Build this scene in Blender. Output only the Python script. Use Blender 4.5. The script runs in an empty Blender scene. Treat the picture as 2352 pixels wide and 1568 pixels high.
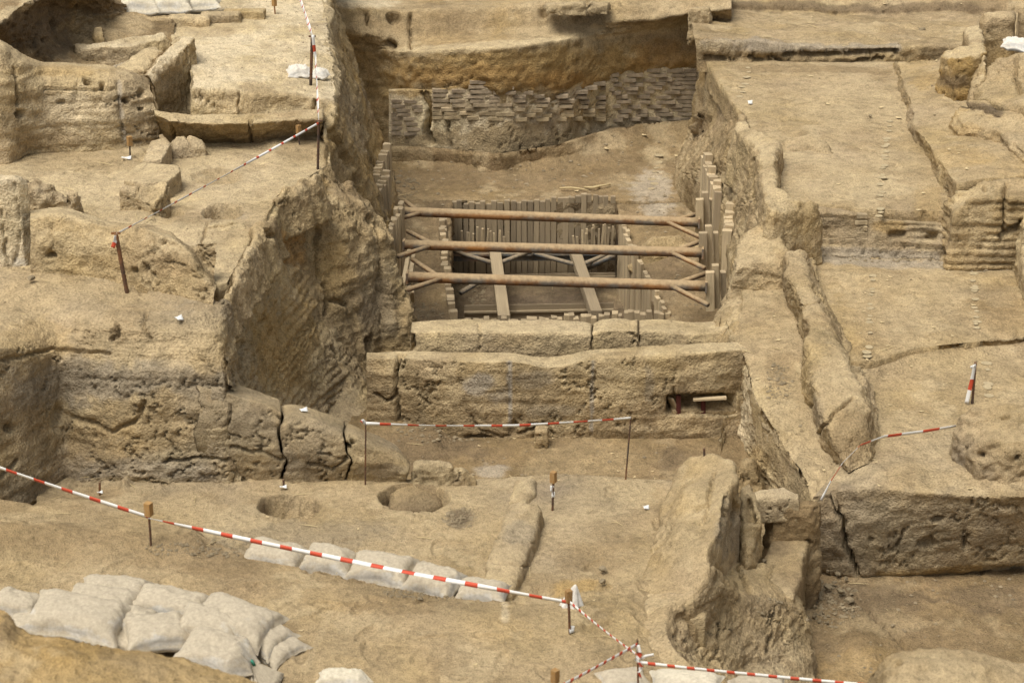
import bpy, math, random
import numpy as np
from mathutils import Vector, Matrix

# ------------------------------------------------------------------ camera, sky, sun, exposure
scene = bpy.context.scene
C = scene.collection
CAM_H, PITCH, FOC = 8.0, math.radians(22.0), 75.0
cam_data = bpy.data.cameras.new('camera')
cam_data.lens = FOC
cam_data.sensor_width = 36.0
cam_data.clip_start = 0.5
cam_data.clip_end = 600.0
cam_data.dof.use_dof = True
cam_data.dof.focus_distance = 24.0
cam_data.dof.aperture_fstop = 3.2
cam = bpy.data.objects.new('camera', cam_data)
C.objects.link(cam)
cam.location = (0.0, 0.0, CAM_H)
cam.rotation_euler = (math.pi / 2 - PITCH, 0.0, 0.0)
scene.camera = cam

SUN_EL, SUN_AZ = math.radians(64.0), math.radians(-138.0)      # azimuth from +Y, positive to the right
world = bpy.data.worlds.new('World')
scene.world = world
world.use_nodes = True
wn, wl = world.node_tree.nodes, world.node_tree.links
wn.clear()
sky = wn.new('ShaderNodeTexSky')
sky.sky_type = 'NISHITA'
sky.sun_disc = False
sky.sun_elevation = SUN_EL
sky.sun_rotation = SUN_AZ
sky.dust_density = 4.0
sky.air_density = 1.0
hs = wn.new('ShaderNodeHueSaturation')
hs.inputs['Saturation'].default_value = 0.22                  # a bright, hazy white sky
bgn = wn.new('ShaderNodeBackground')
bgn.inputs['Strength'].default_value = 0.06
won = wn.new('ShaderNodeOutputWorld')
wl.new(sky.outputs['Color'], hs.inputs['Color'])
wl.new(hs.outputs['Color'], bgn.inputs['Color'])
wl.new(bgn.outputs['Background'], won.inputs['Surface'])

sun_data = bpy.data.lights.new('sun', 'SUN')
sun_data.energy = 1.5
sun_data.angle = math.radians(34.0)
sun_data.color = (1.0, 0.965, 0.90)
sun = bpy.data.objects.new('sun', sun_data)
C.objects.link(sun)
sd = Vector((math.sin(SUN_AZ) * math.cos(SUN_EL), math.cos(SUN_AZ) * math.cos(SUN_EL), math.sin(SUN_EL)))
sun.rotation_euler = sd.to_track_quat('Z', 'Y').to_euler()

scene.cycles.max_bounces = 4
scene.cycles.diffuse_bounces = 2
scene.cycles.glossy_bounces = 1
scene.cycles.use_adaptive_sampling = True
scene.cycles.adaptive_threshold = 0.02
vs = scene.view_settings
vs.view_transform = 'Standard'
vs.look = 'None'
vs.exposure = 1.34
vs.gamma = 1.0
vs.use_curve_mapping = False

rnd = random.Random(11)
rng = np.random.default_rng(5)

# ------------------------------------------------------------------ points from the survey of the photograph
FPX = FOC / 36.0 * 2352.0
FW = np.array([0.0, math.cos(PITCH), -math.sin(PITCH)])
UP = np.array([0.0, math.sin(PITCH), math.cos(PITCH)])

def ray(u, v):
    return FW + np.array([1.0, 0, 0]) * ((u - 1176.0) / FPX) + UP * ((784.0 - v) / FPX)

def P(u, v, z):                      # point at height z
    d = ray(u, v)
    return np.array([0, 0, CAM_H]) + d * ((z - CAM_H) / d[2])

def PY(u, v, y):                     # point on the upright plane at distance y
    d = ray(u, v)
    return np.array([0, 0, CAM_H]) + d * (y / d[1])

def proj(p):                         # world points (n,3) -> survey coordinates (n,2)
    q = p - np.array([0, 0, CAM_H])
    dep = q @ FW
    return np.stack([1176 + q[:, 0] / dep * FPX, 784 - (q @ UP) / dep * FPX], 1)

def rowz(z, pts):
    return [P(p[0], p[1], p[2] if len(p) > 2 else z) for p in pts]

def wallrow(base, pts, dy=0.0):      # points standing above (or below) a base line
    bu = [float(proj(np.array([b]))[0, 0]) for b in base]
    by = [b[1] for b in base]
    o = np.argsort(bu)
    bu = np.array(bu)[o]; by = np.array(by)[o]
    return [PY(p[0], p[1], float(np.interp(p[0], bu, by)) + (p[2] if len(p) > 2 else dy)) for p in pts]

# ------------------------------------------------------------------ noise
_perm = rng.permutation(256)
_perm = np.concatenate([_perm, _perm, _perm])
_grad = rng.normal(size=(256, 3)); _grad /= np.linalg.norm(_grad, axis=1)[:, None]
_grad = _grad.astype(np.float32)

def gn(p):
    p = p.astype(np.float32)
    i = np.floor(p).astype(np.int64)
    f = p - i
    i &= 255
    w = f * f * f * (f * (f * 6 - 15) + 10)
    out = 0
    for dx in (0, 1):
        hx = _perm[i[:, 0] + dx]
        wx = w[:, 0] if dx else 1 - w[:, 0]
        for dy in (0, 1):
            hy = _perm[hx + i[:, 1] + dy]
            wy = wx * (w[:, 1] if dy else 1 - w[:, 1])
            for dz in (0, 1):
                g = _grad[_perm[hy + i[:, 2] + dz]]
                wz = wy * (w[:, 2] if dz else 1 - w[:, 2])
                out = out + wz * (g[:, 0] * (f[:, 0] - dx) + g[:, 1] * (f[:, 1] - dy) + g[:, 2] * (f[:, 2] - dz))
    return out * 1.7

def fbm(p, f, octaves=4, gain=0.5, off=0.0):
    out = 0; a = 1.0; t = 0
    for k in range(octaves):
        out = out + a * gn(p * f + off + k * 17.3)
        t += a
        a *= gain; f *= 2.03
    return out / t

def sst(a, b, x):
    t = np.clip((x - a) / (b - a), 0, 1)
    return t * t * (3 - 2 * t)

def seg_dist(uv, pts):               # distance from points to a polyline
    d = np.full(len(uv), 1e9)
    for a, b in zip(pts[:-1], pts[1:]):
        a = np.array(a, float); b = np.array(b, float)
        ab = b - a
        t = np.clip(((uv - a) @ ab) / max(ab @ ab, 1e-9), 0, 1)
        d = np.minimum(d, np.linalg.norm(uv - a - t[:, None] * ab, axis=1))
    return d

# ------------------------------------------------------------------ objects
def prop(o, label=None, cat=None, group=None, kind=None):
    if label: o['label'] = label
    if cat: o['category'] = cat
    if group: o['group'] = group
    if kind: o['kind'] = kind
    elif cat: o['kind'] = 'thing'
    return o

def link(name, me, parent=None):
    o = bpy.data.objects.new(name, me)
    C.objects.link(o)
    if parent is not None:
        o.parent = parent
    return o

def empty(name, loc, rz=0.0):
    o = bpy.data.objects.new(name, None)
    o.empty_display_size = 0.1
    C.objects.link(o)
    o.location = loc
    o.rotation_euler = (0, 0, rz)
    return o

def mesh_np(name, verts, quads, mats, col=None, smooth=True, tris=None):
    me = bpy.data.meshes.new(name)
    verts = np.asarray(verts, np.float32)
    quads = np.asarray(quads, np.int32).reshape(-1, 4)
    nq = len(quads); nt = 0 if tris is None else len(tris)
    me.vertices.add(len(verts))
    me.vertices.foreach_set('co', verts.ravel())
    loops = quads.ravel()
    if nt:
        loops = np.concatenate([loops, np.asarray(tris, np.int32).ravel()])
    me.loops.add(len(loops))
    me.loops.foreach_set('vertex_index', loops)
    me.polygons.add(nq + nt)
    st = np.concatenate([np.arange(nq) * 4, nq * 4 + np.arange(nt) * 3]).astype(np.int32)
    me.polygons.foreach_set('loop_start', st)
    me.polygons.foreach_set('use_smooth', np.full(nq + nt, smooth))
    me.update(calc_edges=True)
    me.validate()
    if col is not None:
        at = me.attributes.new('Col', 'FLOAT_COLOR', 'POINT')
        c4 = np.ones((len(verts), 4), np.float32); c4[:, :3] = col
        at.data.foreach_set('color', c4.ravel())
    for m in (mats if isinstance(mats, (list, tuple)) else [mats]):
        me.materials.append(m)
    return me

# ------------------------------------------------------------------ materials
def nmat(name):
    m = bpy.data.materials.new(name)
    m.use_nodes = True
    nt = m.node_tree
    b = nt.nodes.get('Principled BSDF')
    b.inputs['Specular IOR Level'].default_value = 0.15
    b.inputs['Roughness'].default_value = 0.9
    return m, nt, b

def tex(nt, typ, co, **kw):
    n = nt.nodes.new(typ)
    for k, v in kw.items():
        if k in n.inputs: n.inputs[k].default_value = v
        else: setattr(n, k, v)
    nt.links.new(co, n.inputs['Vector'])
    return n

def ramp(nt, src, stops):
    r = nt.nodes.new('ShaderNodeValToRGB')
    e = r.color_ramp.elements
    while len(e) < len(stops): e.new(0.5)
    for k, (p, c) in enumerate(stops):
        e[k].position = p
        e[k].color = (c, c, c, 1) if not isinstance(c, tuple) else (*c, 1)
    nt.links.new(src, r.inputs[0])
    return r

def mixc(nt, typ, fac, a, b):
    n = nt.nodes.new('ShaderNodeMix'); n.data_type = 'RGBA'; n.blend_type = typ
    for sock, val in ((n.inputs[0], fac), (n.inputs[6], a), (n.inputs[7], b)):
        if isinstance(val, (int, float)): sock.default_value = val
        elif isinstance(val, tuple): sock.default_value = (*val, 1)
        else: nt.links.new(val, sock)
    return n.outputs[2]

def math_n(nt, op, a, b=None, c=None):
    n = nt.nodes.new('ShaderNodeMath'); n.operation = op
    for k, val in enumerate((a, b, c)):
        if val is None: continue
        if isinstance(val, (int, float)): n.inputs[k].default_value = val
        else: nt.links.new(val, n.inputs[k])
    return n.outputs[0]

def bump(nt, b, h, strength, dist):
    n = nt.nodes.new('ShaderNodeBump')
    n.inputs['Strength'].default_value = strength
    n.inputs['Distance'].default_value = dist
    nt.links.new(h, n.inputs['Height'])
    nt.links.new(n.outputs[0], b.inputs['Normal'])

def earth_mat(name, fine=34.0, relief=0.022, cracks=0.5):
    m, nt, b = nmat(name)
    geo = nt.nodes.new('ShaderNodeNewGeometry')
    pos = geo.outputs['Position']
    at = nt.nodes.new('ShaderNodeAttribute'); at.attribute_name = 'Col'
    n1 = tex(nt, 'ShaderNodeTexNoise', pos, Scale=fine * 0.35, Detail=5.0, Roughness=0.66)
    n2 = tex(nt, 'ShaderNodeTexNoise', pos, Scale=fine * 1.9, Detail=1.0, Roughness=0.7)
    v1 = tex(nt, 'ShaderNodeTexVoronoi', pos, Scale=fine * 1.1)
    c = mixc(nt, 'MULTIPLY', 1.0, at.outputs['Color'], ramp(nt, n1.outputs[0], [(0.28, 0.7), (0.5, 1.0), (0.74, 1.22)]).outputs[0])
    c = mixc(nt, 'MULTIPLY', 1.0, c, ramp(nt, n2.outputs[0], [(0.3, 0.74), (0.5, 1.0), (0.7, 1.2)]).outputs[0])
    sp = ramp(nt, v1.outputs['Distance'], [(0.08, 1.0), (0.16, 0.0)]).outputs[0]          # small chips
    pick = ramp(nt, n2.outputs[0], [(0.62, 0.0), (0.68, 1.0)]).outputs[0]
    spk = math_n(nt, 'MULTIPLY', sp, pick)
    c = mixc(nt, 'MIX', math_n(nt, 'MULTIPLY', spk, 0.55), c, (0.42, 0.36, 0.26))
    nt.links.new(c, b.inputs['Base Color'])
    h = math_n(nt, 'ADD', math_n(nt, 'MULTIPLY', n1.outputs[0], 1.3), math_n(nt, 'MULTIPLY', n2.outputs[0], 0.45))
    bump(nt, b, h, 0.9, relief)
    return m

M = {}
M['floor'] = earth_mat('trodden_earth', 30.0, 0.036, 0.25)
M['wall'] = earth_mat('mudbrick_earth', 26.0, 0.038, 0.8)
M['near'] = earth_mat('near_earth', 46.0, 0.028, 0.35)

# soil colours (albedo)
SOIL = dict(tan=(0.300, 0.226, 0.122), pale=(0.43, 0.345, 0.205), cream=(0.54, 0.455, 0.305), brown=(0.205, 0.146, 0.076),
            grey=(0.215, 0.178, 0.122), orange=(0.29, 0.165, 0.052), dark=(0.095, 0.07, 0.045), ochre=(0.315, 0.213, 0.083),
            dust=(0.37, 0.29, 0.168), lime=(0.54, 0.50, 0.41), umber=(0.14, 0.102, 0.06), ash=(0.275, 0.245, 0.195))
SOIL = {k: np.array(v) * np.array([1.0, 0.975, 0.955]) for k, v in SOIL.items()}

def paint(p, n, uv, base='tan', var='brown', vamt=0.45, top='dust', topamt=0.45, strata=0.0, stains=(), seed=0.0, patch=1.0):
    c = np.tile(SOIL[base], (len(p), 1))
    big = fbm(p, 0.55, 4, 0.55, 3.1 + seed)
    c += (SOIL[var] - SOIL[base]) * (sst(-0.12, 0.4, big) * vamt)[:, None]
    med = fbm(p, 2.6, 4, 0.6, 9.7 + seed)
    c *= (1 + 0.42 * med + 0.22 * fbm(p, 0.8, 3, 0.5, 88.0 + seed))[:, None]
    hue = fbm(p, 1.1, 3, 0.5, 66.0 + seed)
    c *= 1 + hue[:, None] * np.array([0.02, 0.0, -0.16])
    pa = fbm(p, 1.5, 5, 0.6, 120.0 + seed); pb = fbm(p, 2.1, 5, 0.62, 131.0 + seed)
    c += (SOIL['pale'] - c) * (patch * 0.42 * sst(0.10, 0.26, pa))[:, None]                # dry pale patches and damper brown ones
    c += (SOIL['brown'] - c) * (patch * 0.42 * sst(0.10, 0.28, pb))[:, None]
    flat = sst(0.55, 0.92, n[:, 2])
    c += (SOIL[top] - c) * (flat * topamt * sst(-0.35, 0.25, fbm(p, 1.3, 3, 0.5, 21.0)))[:, None]      # settled dust, also painting the brightness of top-lit surfaces into the soil
    if strata:
        lay = fbm(p * np.array([0.35, 0.35, 9.0]), 1.0, 3, 0.6, 40 + seed)
        c *= (1 + strata * (1 - flat) * lay * 1.3)[:, None]
        lay2 = fbm(p * np.array([0.5, 0.5, 5.0]), 1.0, 2, 0.5, 77 + seed)
        c += (SOIL['pale'] - c) * ((1 - flat) * strata * 0.8 * sst(0.12, 0.4, lay2))[:, None]
        c += (SOIL['grey'] * 0.8 - c) * ((1 - flat) * strata * 0.7 * sst(0.15, 0.4, -lay2))[:, None]
    if stains:
        j = fbm(p, 5.0, 3, 0.6, 55.0)
        for s in stains:
            if s[0] == 'e':
                _, u, v, ru, rv, cn, k = s
                d = np.sqrt(((uv[:, 0] - u) / ru) ** 2 + ((uv[:, 1] - v) / rv) ** 2)
            else:
                _, pts, wd, cn, k = s
                d = seg_dist(uv, pts) / wd
            w = sst(1.15, 0.6, d + 0.75 * j) * k
            c += (SOIL[cn] * (1 + 0.25 * med)[:, None] - c) * w[:, None]
    return np.clip(c, 0.02, 0.85)

def grid_normals(g):
    du = np.gradient(g, axis=1); dv = np.gradient(g, axis=0)
    n = np.cross(du, dv)
    n /= np.maximum(np.linalg.norm(n, axis=2, keepdims=True), 1e-9)
    return n

def carve(p, n, uv, cracks=(), holes=()):
    d = np.zeros(len(p))
    if cracks or holes:
        jit = 7.0 * np.stack([gn(p * 9.0 + 5), gn(p * 9.0 + 31)], 1) + 2.5 * np.stack([gn(p * 26.0 + 5), gn(p * 26.0 + 31)], 1)
    for pts, wd, dep in cracks:
        x = seg_dist(uv + jit * 0.6, pts) / wd
        d = np.maximum(d, dep * sst(1.0, 0.35, x))
    for h in holes:
        if h[0] == 'box':
            _, u0, v0, u1, v1, dep = h
            q = uv + jit * 0.5
            x = np.maximum(np.abs(q[:, 0] - (u0 + u1) / 2) / (abs(u1 - u0) / 2), np.abs(q[:, 1] - (v0 + v1) / 2) / (abs(v1 - v0) / 2))
            d = np.maximum(d, dep * sst(1.06, 0.94, x))
        elif h[0] == 'pit':
            _, u, v, ru, rv, dep = h
            q = uv + jit * 0.35
            x = np.sqrt(((q[:, 0] - u) / ru) ** 2 + ((q[:, 1] - v) / rv) ** 2)
            d = np.maximum(d, dep * (0.75 * sst(1.03, 0.9, x) + 0.25 * sst(0.9, 0.0, x)))
        else:
            u, v, ru, rv, dep = h
            q = uv + jit * 0.7
            x = np.sqrt(((q[:, 0] - u) / ru) ** 2 + ((q[:, 1] - v) / rv) ** 2)
            d = np.maximum(d, dep * sst(1.05, 0.6, x))
    return d

FISS = 1.0
SURF = {}
def displace(p, n, amp, rough, ledge, clod, seed, course=None):
    steep = 1 - sst(0.5, 0.9, n[:, 2])
    s = seed
    d = amp * fbm(p, 0.9, 3, 0.5, 1.3 + s) + rough * (0.6 + 0.4 * steep) * fbm(p, 5.0, 5, 0.62, 60.1 + s)
    if ledge:
        lay = fbm(p * np.array([0.8, 0.8, 11.0]), 1.0, 4, 0.6, 13.0 + s)
        d += steep * ledge * lay
    if clod:
        b = np.abs(fbm(p, 7.0, 3, 0.55, 91.0 + s))
        d += clod * (0.22 - b) * (0.35 + 0.65 * steep)
    if course:
        per, ca, cm = course                                                       # weathered brick courses: level ridges
        ph = p[:, 2] / per + 0.25 * fbm(p, 0.9, 2, 0.5, 33.0 + s)
        fr = ph - np.floor(ph)
        lenw = gn(np.stack([p[:, 0] * 2.2 + np.floor(ph) * 5.1, p[:, 1] * 2.2, np.floor(ph) * 3.7], 1))
        d += steep * ca * (sst(0.05, 0.25, fr) - sst(0.68, 0.9, fr) + 0.5 * lenw) * sst(cm - 0.25, cm + 0.15, fbm(p, 0.9, 2, 0.5, 210.0 + s))
    fk = fbm(p * np.array([1, 1, 1.5]), 2.4, 5, 0.62, 140.0 + s) * 5.0            # flaked faces: small plateaus with crisp edges
    st = np.floor(fk) + sst(0.72, 0.98, fk - np.floor(fk))
    d += (0.0022 + 0.12 * rough * steep) * np.clip(st, -3, 3)
    fs = np.abs(fbm(p, 1.9, 5, 0.6, 170.0 + s))                                    # fissures
    mk = sst(0.0, 0.18, fbm(p, 0.8, 2, 0.5, 190.0 + s))
    d -= FISS * (0.010 + 0.035 * steep) * sst(0.022, 0.004, fs) * mk
    return d

def loft(name, rows, res=0.03, mat='wall', amp=0.05, rough=0.035, ledge=0.0, clod=0.0, cracks=(), holes=(), dips=(),
         smooth=2, seed=0.0, parent=None, caps=False, skirt=None, ragged=0.0, course=None, pin=0.0, prints=0, **colour):
    rows = [np.array(r, float) for r in rows]
    same = len({len(r) for r in rows}) == 1
    def seglen(r): return np.concatenate([[0], np.cumsum(np.linalg.norm(np.diff(r, axis=0), axis=1))])
    if same:
        L = np.mean([seglen(r) / max(seglen(r)[-1], 1e-6) for r in rows], axis=0)
    N = max(6, int(max(seglen(r)[-1] for r in rows) / res))
    N = min(N, 900)
    t = np.linspace(0, 1, N)
    rs = []
    for r in rows:
        s = L if same else seglen(r) / seglen(r)[-1]
        k = np.stack([np.interp(t, s, r[:, i]) for i in range(3)], 1)
        w = max(1, int(0.10 / res))                      # soften the corners along the row
        if w > 1 and len(r) > 2:
            kk = np.pad(k, ((w, w), (0, 0)), mode='reflect', reflect_type='odd')
            ker = np.hanning(2 * w + 3)[1:-1]; ker /= ker.sum()
            k = np.stack([np.convolve(kk[:, i], ker, 'valid') for i in range(3)], 1)
        rs.append(k)
    g = [rs[0][None]]
    for a, b in zip(rs[:-1], rs[1:]):
        m = max(2, int(np.percentile(np.linalg.norm(b - a, axis=1), 80) / res))
        m = min(m, 500)
        f = (np.arange(1, m + 1) / m)[:, None, None]
        g.append(a[None] * (1 - f) + b[None] * f)
    g = np.concatenate(g, 0)
    for _ in range(smooth):
        g[1:-1] = 0.25 * g[:-2] + 0.5 * g[1:-1] + 0.25 * g[2:]
    if skirt is None: skirt = 0.0 if (caps or mat == 'wall') else 0.35
    if skirt:
        m = max(2, int(skirt / 0.07)); f = -(np.arange(1, m + 1) / m * skirt)
        dn = lambda e: np.stack([e + np.array([0, 0, k]) for k in f], 0)
        g = np.concatenate([dn(g[0])[::-1], g, dn(g[-1])], 0)
        lt = np.stack([g[:, 0] + np.array([0, 0, k]) for k in f[::-1]], 1)
        rt = np.stack([g[:, -1] + np.array([0, 0, k]) for k in f], 1)
        g = np.concatenate([lt, g, rt], 1)
    n = grid_normals(g)
    sh = g.shape[:2]
    # normals should look up / towards the viewer side
    p = g.reshape(-1, 3); nn = n.reshape(-1, 3)
    if np.mean(nn @ np.array([0, -0.5, 1.0])) < 0: nn = -nn
    flip = np.mean(n.reshape(-1, 3) @ np.array([0, -0.5, 1.0])) < 0
    uv = proj(p)
    d = displace(p, nn, amp, rough, ledge, clod, seed, course)
    if pin:                                              # keep the first edge tight to its neighbour
        run = np.concatenate([[0], np.cumsum(np.linalg.norm(np.diff(g, axis=0), axis=2).mean(1))])
        d = d * np.repeat(0.12 + 0.88 * sst(pin * 0.3, pin, run), sh[1])
    p2 = p + nn * d[:, None]
    if ragged: p2[:, 0] += ragged * fbm(p * np.array([0, 0, 1.0]) + 3.3, 5.0, 3, 0.6, 7.0)
    for pts, wd, dz in dips:                             # soft hollows and swellings, in metres of height
        x = seg_dist(uv, pts) / wd if isinstance(pts[0], tuple) else np.sqrt(((uv[:, 0] - pts[0]) / pts[2]) ** 2 + ((uv[:, 1] - pts[1]) / pts[3]) ** 2)
        p2[:, 2] += dz * sst(1.2, 0.2, x + 0.25 * gn(p * 3.0))
    if prints:                                           # trodden footprints
        rg = np.random.default_rng(int(seed * 10) + 3)
        vis = np.where((uv[:, 0] > 0) & (uv[:, 0] < 2352) & (uv[:, 1] < 1600))[0]
        for k in rg.choice(vis, prints):
            an = rg.uniform(0, 6.28); dx = p2[:, 0] - p2[k, 0]; dy = p2[:, 1] - p2[k, 1]
            m = np.where(dx * dx + dy * dy < 0.05)[0]
            a = (dx[m] * math.cos(an) + dy[m] * math.sin(an)) / 0.15; b = (-dx[m] * math.sin(an) + dy[m] * math.cos(an)) / 0.055
            x = np.sqrt(a * a + b * b)
            p2[m, 2] += 0.014 * (-sst(1.0, 0.7, x) + 0.6 * np.exp(-((x - 1.15) / 0.18) ** 2))
    dc = carve(p, nn, uv, cracks, holes)
    p2 -= nn * dc[:, None]
    n2 = grid_normals(p2.reshape(*sh, 3)).reshape(-1, 3)
    if flip: n2 = -n2
    col = paint(p2, n2, uv, seed=seed, **colour)
    idx = np.arange(sh[0] * sh[1]).reshape(sh)
    q = np.stack([idx[:-1, :-1], idx[:-1, 1:], idx[1:, 1:], idx[1:, :-1]], -1).reshape(-1, 4)
    if flip: q = q[:, ::-1]
    tris = None
    if caps:
        tl = []
        for colid in (0, sh[1] - 1):
            ring = idx[:, colid]
            for k in range(1, len(ring) - 1):
                tl.append((ring[0], ring[k], ring[k + 1]))
        tris = tl
    SURF.setdefault(name, []).append((p2, n2, res))
    me = mesh_np(name, p2, q, M[mat], col, True, tris)
    return link(name, me, parent)

# ------------------------------------------------------------------ solid blocks of earth, shaped as a volume
def poly_sd(X, Y, poly):
    pts = np.stack([X.ravel(), Y.ravel()], 1)
    poly = np.asarray(poly)[:, :2]
    d = seg_dist(pts, [tuple(q) for q in poly] + [tuple(poly[0])])
    ins = np.zeros(len(pts), bool)
    n = len(poly)
    for i in range(n):
        a = poly[i]; b = poly[(i + 1) % n]
        cond = (a[1] > pts[:, 1]) != (b[1] > pts[:, 1])
        if abs(b[1] - a[1]) > 1e-9:
            xs = (b[0] - a[0]) * (pts[:, 1] - a[1]) / (b[1] - a[1]) + a[0]
            ins ^= cond & (pts[:, 0] < xs)
    d[ins] *= -1
    return d.reshape(X.shape)

def surface_nets(F, org, h):
    s = F < 0
    nx, ny, nz = F.shape
    cs = np.zeros((nx - 1, ny - 1, nz - 1), np.int8)
    for dx in (0, 1):
        for dy in (0, 1):
            for dz in (0, 1):
                cs += s[dx:nx - 1 + dx, dy:ny - 1 + dy, dz:nz - 1 + dz]
    act = (cs > 0) & (cs < 8)
    ci = np.argwhere(act)
    idx = np.full(act.shape, -1, np.int64)
    idx[act] = np.arange(len(ci))
    acc = np.zeros((len(ci), 3)); cnt = np.zeros(len(ci))
    cor = [(a, b, c) for a in (0, 1) for b in (0, 1) for c in (0, 1)]
    for a in cor:
        for ax in range(3):
            if a[ax]: continue
            b = list(a); b[ax] = 1
            fa = F[ci[:, 0] + a[0], ci[:, 1] + a[1], ci[:, 2] + a[2]]
            fb = F[ci[:, 0] + b[0], ci[:, 1] + b[1], ci[:, 2] + b[2]]
            m = (fa < 0) != (fb < 0)
            t = np.where(m, fa / np.where(m, fa - fb, 1), 0)
            q = np.tile(np.array(a, float), (len(ci), 1)); q[:, ax] += t
            acc[m] += q[m]; cnt[m] += 1
    v = org + (ci + acc / np.maximum(cnt, 1)[:, None]) * h
    quads = []
    for ax in range(3):
        sl0 = [slice(None)] * 3; sl1 = [slice(None)] * 3
        sl0[ax] = slice(0, -1); sl1[ax] = slice(1, None)
        a, b = s[tuple(sl0)], s[tuple(sl1)]
        e = np.argwhere(a != b)
        o1, o2 = [k for k in range(3) if k != ax]
        ok = (e[:, o1] > 0) & (e[:, o2] > 0) & (e[:, o1] < F.shape[o1] - 1) & (e[:, o2] < F.shape[o2] - 1)
        e = e[ok]
        inside = a[e[:, 0], e[:, 1], e[:, 2]]
        def cell(d1, d2):
            k = e.copy(); k[:, o1] -= d1; k[:, o2] -= d2
            return idx[k[:, 0], k[:, 1], k[:, 2]]
        q = np.stack([cell(1, 1), cell(0, 1), cell(0, 0), cell(1, 0)], 1)
        fl = inside if ax != 1 else ~inside
        q[~fl] = q[~fl][:, ::-1]
        quads.append(q)
    return v, np.concatenate(quads)

def mesh_normals(v, q):
    fn = np.cross(v[q[:, 2]] - v[q[:, 0]], v[q[:, 3]] - v[q[:, 1]])
    n = np.zeros_like(v)
    for k in range(4): 
        for i in range(3): n[:, i] += np.bincount(q[:, k], fn[:, i], len(v))
    return n / np.maximum(np.linalg.norm(n, axis=1, keepdims=True), 1e-12)

def block(name, outline, zbot, res=0.03, mat='wall', rnd_r=0.05, batter=0.06, amp=0.04, rough=0.03, ledge=0.0, clod=0.0,
          wob=0.04, inner=(), cracks=(), holes=(), cuts=(), seed=0.0, parent=None, world=False, course=None, **colour):
    T = np.array([t if world else P(*t) for t in outline])
    I = np.array([t if world else P(*t) for t in inner]).reshape(-1, 3)
    A = np.concatenate([T, I])
    pad = 0.12 + batter * (A[:, 2].max() - zbot)
    lo = np.array([A[:, 0].min() - pad, A[:, 1].min() - pad, zbot - 2 * res])
    hi = np.array([A[:, 0].max() + pad, A[:, 1].max() + pad, A[:, 2].max() + 0.12])
    n = np.ceil((hi - lo) / res).astype(int) + 1
    x = lo[0] + np.arange(n[0]) * res; y = lo[1] + np.arange(n[1]) * res; z = lo[2] + np.arange(n[2]) * res
    X, Y = np.meshgrid(x, y, indexing='ij')
    d2 = poly_sd(X, Y, T)
    p2 = np.stack([X.ravel(), Y.ravel(), np.full(X.size, 1.7 + seed)], 1)
    d2 = d2 + (wob * fbm(p2, 3.2, 3, 0.55, seed)).reshape(X.shape)
    num = 0; den = 0
    pe = []
    for i in range(len(T)):
        a, b = T[i], T[(i + 1) % len(T)]
        m = max(1, int(np.linalg.norm(b[:2] - a[:2]) / 0.15))
        for k in range(m): pe.append(a + (b - a) * k / m)
    pe = np.array(pe + [q for q in I for _ in range(4)])
    for a in pe:
        w = 1.0 / ((X - a[0]) ** 2 + (Y - a[1]) ** 2 + 0.003) ** 1.5
        num = num + w * a[2]; den = den + w
    zt = num / den
    Z = z[None, None, :]
    side = (d2[:, :, None] - batter * (zt[:, :, None] - Z))
    topd = Z - zt[:, :, None]
    k = rnd_r
    hh = np.clip(0.5 + 0.5 * (side - topd) / k, 0, 1)
    F = topd * (1 - hh) + side * hh + k * hh * (1 - hh)
    F = np.maximum(F, (zbot - Z))
    for c in cuts:                                   # ('ball', centre, radii) hollows
        q = np.sqrt(((X[:, :, None] - c[1][0]) / c[2][0]) ** 2 + ((Y[:, :, None] - c[1][1]) / c[2][1]) ** 2 + ((Z - c[1][2]) / c[2][2]) ** 2)
        F = np.maximum(F, (1 - q) * min(c[2]))
    F = np.pad(F, 1, constant_values=1.0).astype(np.float64)
    v, q = surface_nets(F, lo - res, res)
    nn = mesh_normals(v, q)
    if np.mean((nn * (v - v.mean(0))).sum(1)) < 0:
        q = q[:, ::-1]; nn = -nn
    uv = proj(v)
    d = displace(v, nn, amp, rough, ledge, clod, seed, course)
    d -= carve(v, nn, uv, cracks, holes)
    v = v + nn * d[:, None]
    nn = mesh_normals(v, q)
    col = paint(v, nn, uv, seed=seed, **colour)
    me = mesh_np(name, v, q, M[mat], col)
    return link(name, me, parent)

# ================================================================== the setting: ground, terraces and floors
def S(o): return prop(o, kind='structure')

def flat_sheet(name, z, x0, x1, y0, y1, colour):
    n = 60
    xs = np.linspace(x0, x1, n); ys = np.linspace(y0, y1, n)
    X, Y = np.meshgrid(xs, ys)
    p = np.stack([X.ravel(), Y.ravel(), np.full(X.size, z)], 1)
    p[:, 2] += 0.4 * fbm(p, 0.05, 3)
    idx = np.arange(n * n).reshape(n, n)
    q = np.stack([idx[:-1, :-1], idx[:-1, 1:], idx[1:, 1:], idx[1:, :-1]], -1).reshape(-1, 4)
    nn = np.tile([0, 0, 1.0], (len(p), 1))
    return S(link(name, mesh_np(name, p, q, M['floor'], paint(p, nn, proj(p), base=colour))))

flat_sheet('ground', -3.6, -300, 300, -300, 300, 'brown')

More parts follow.
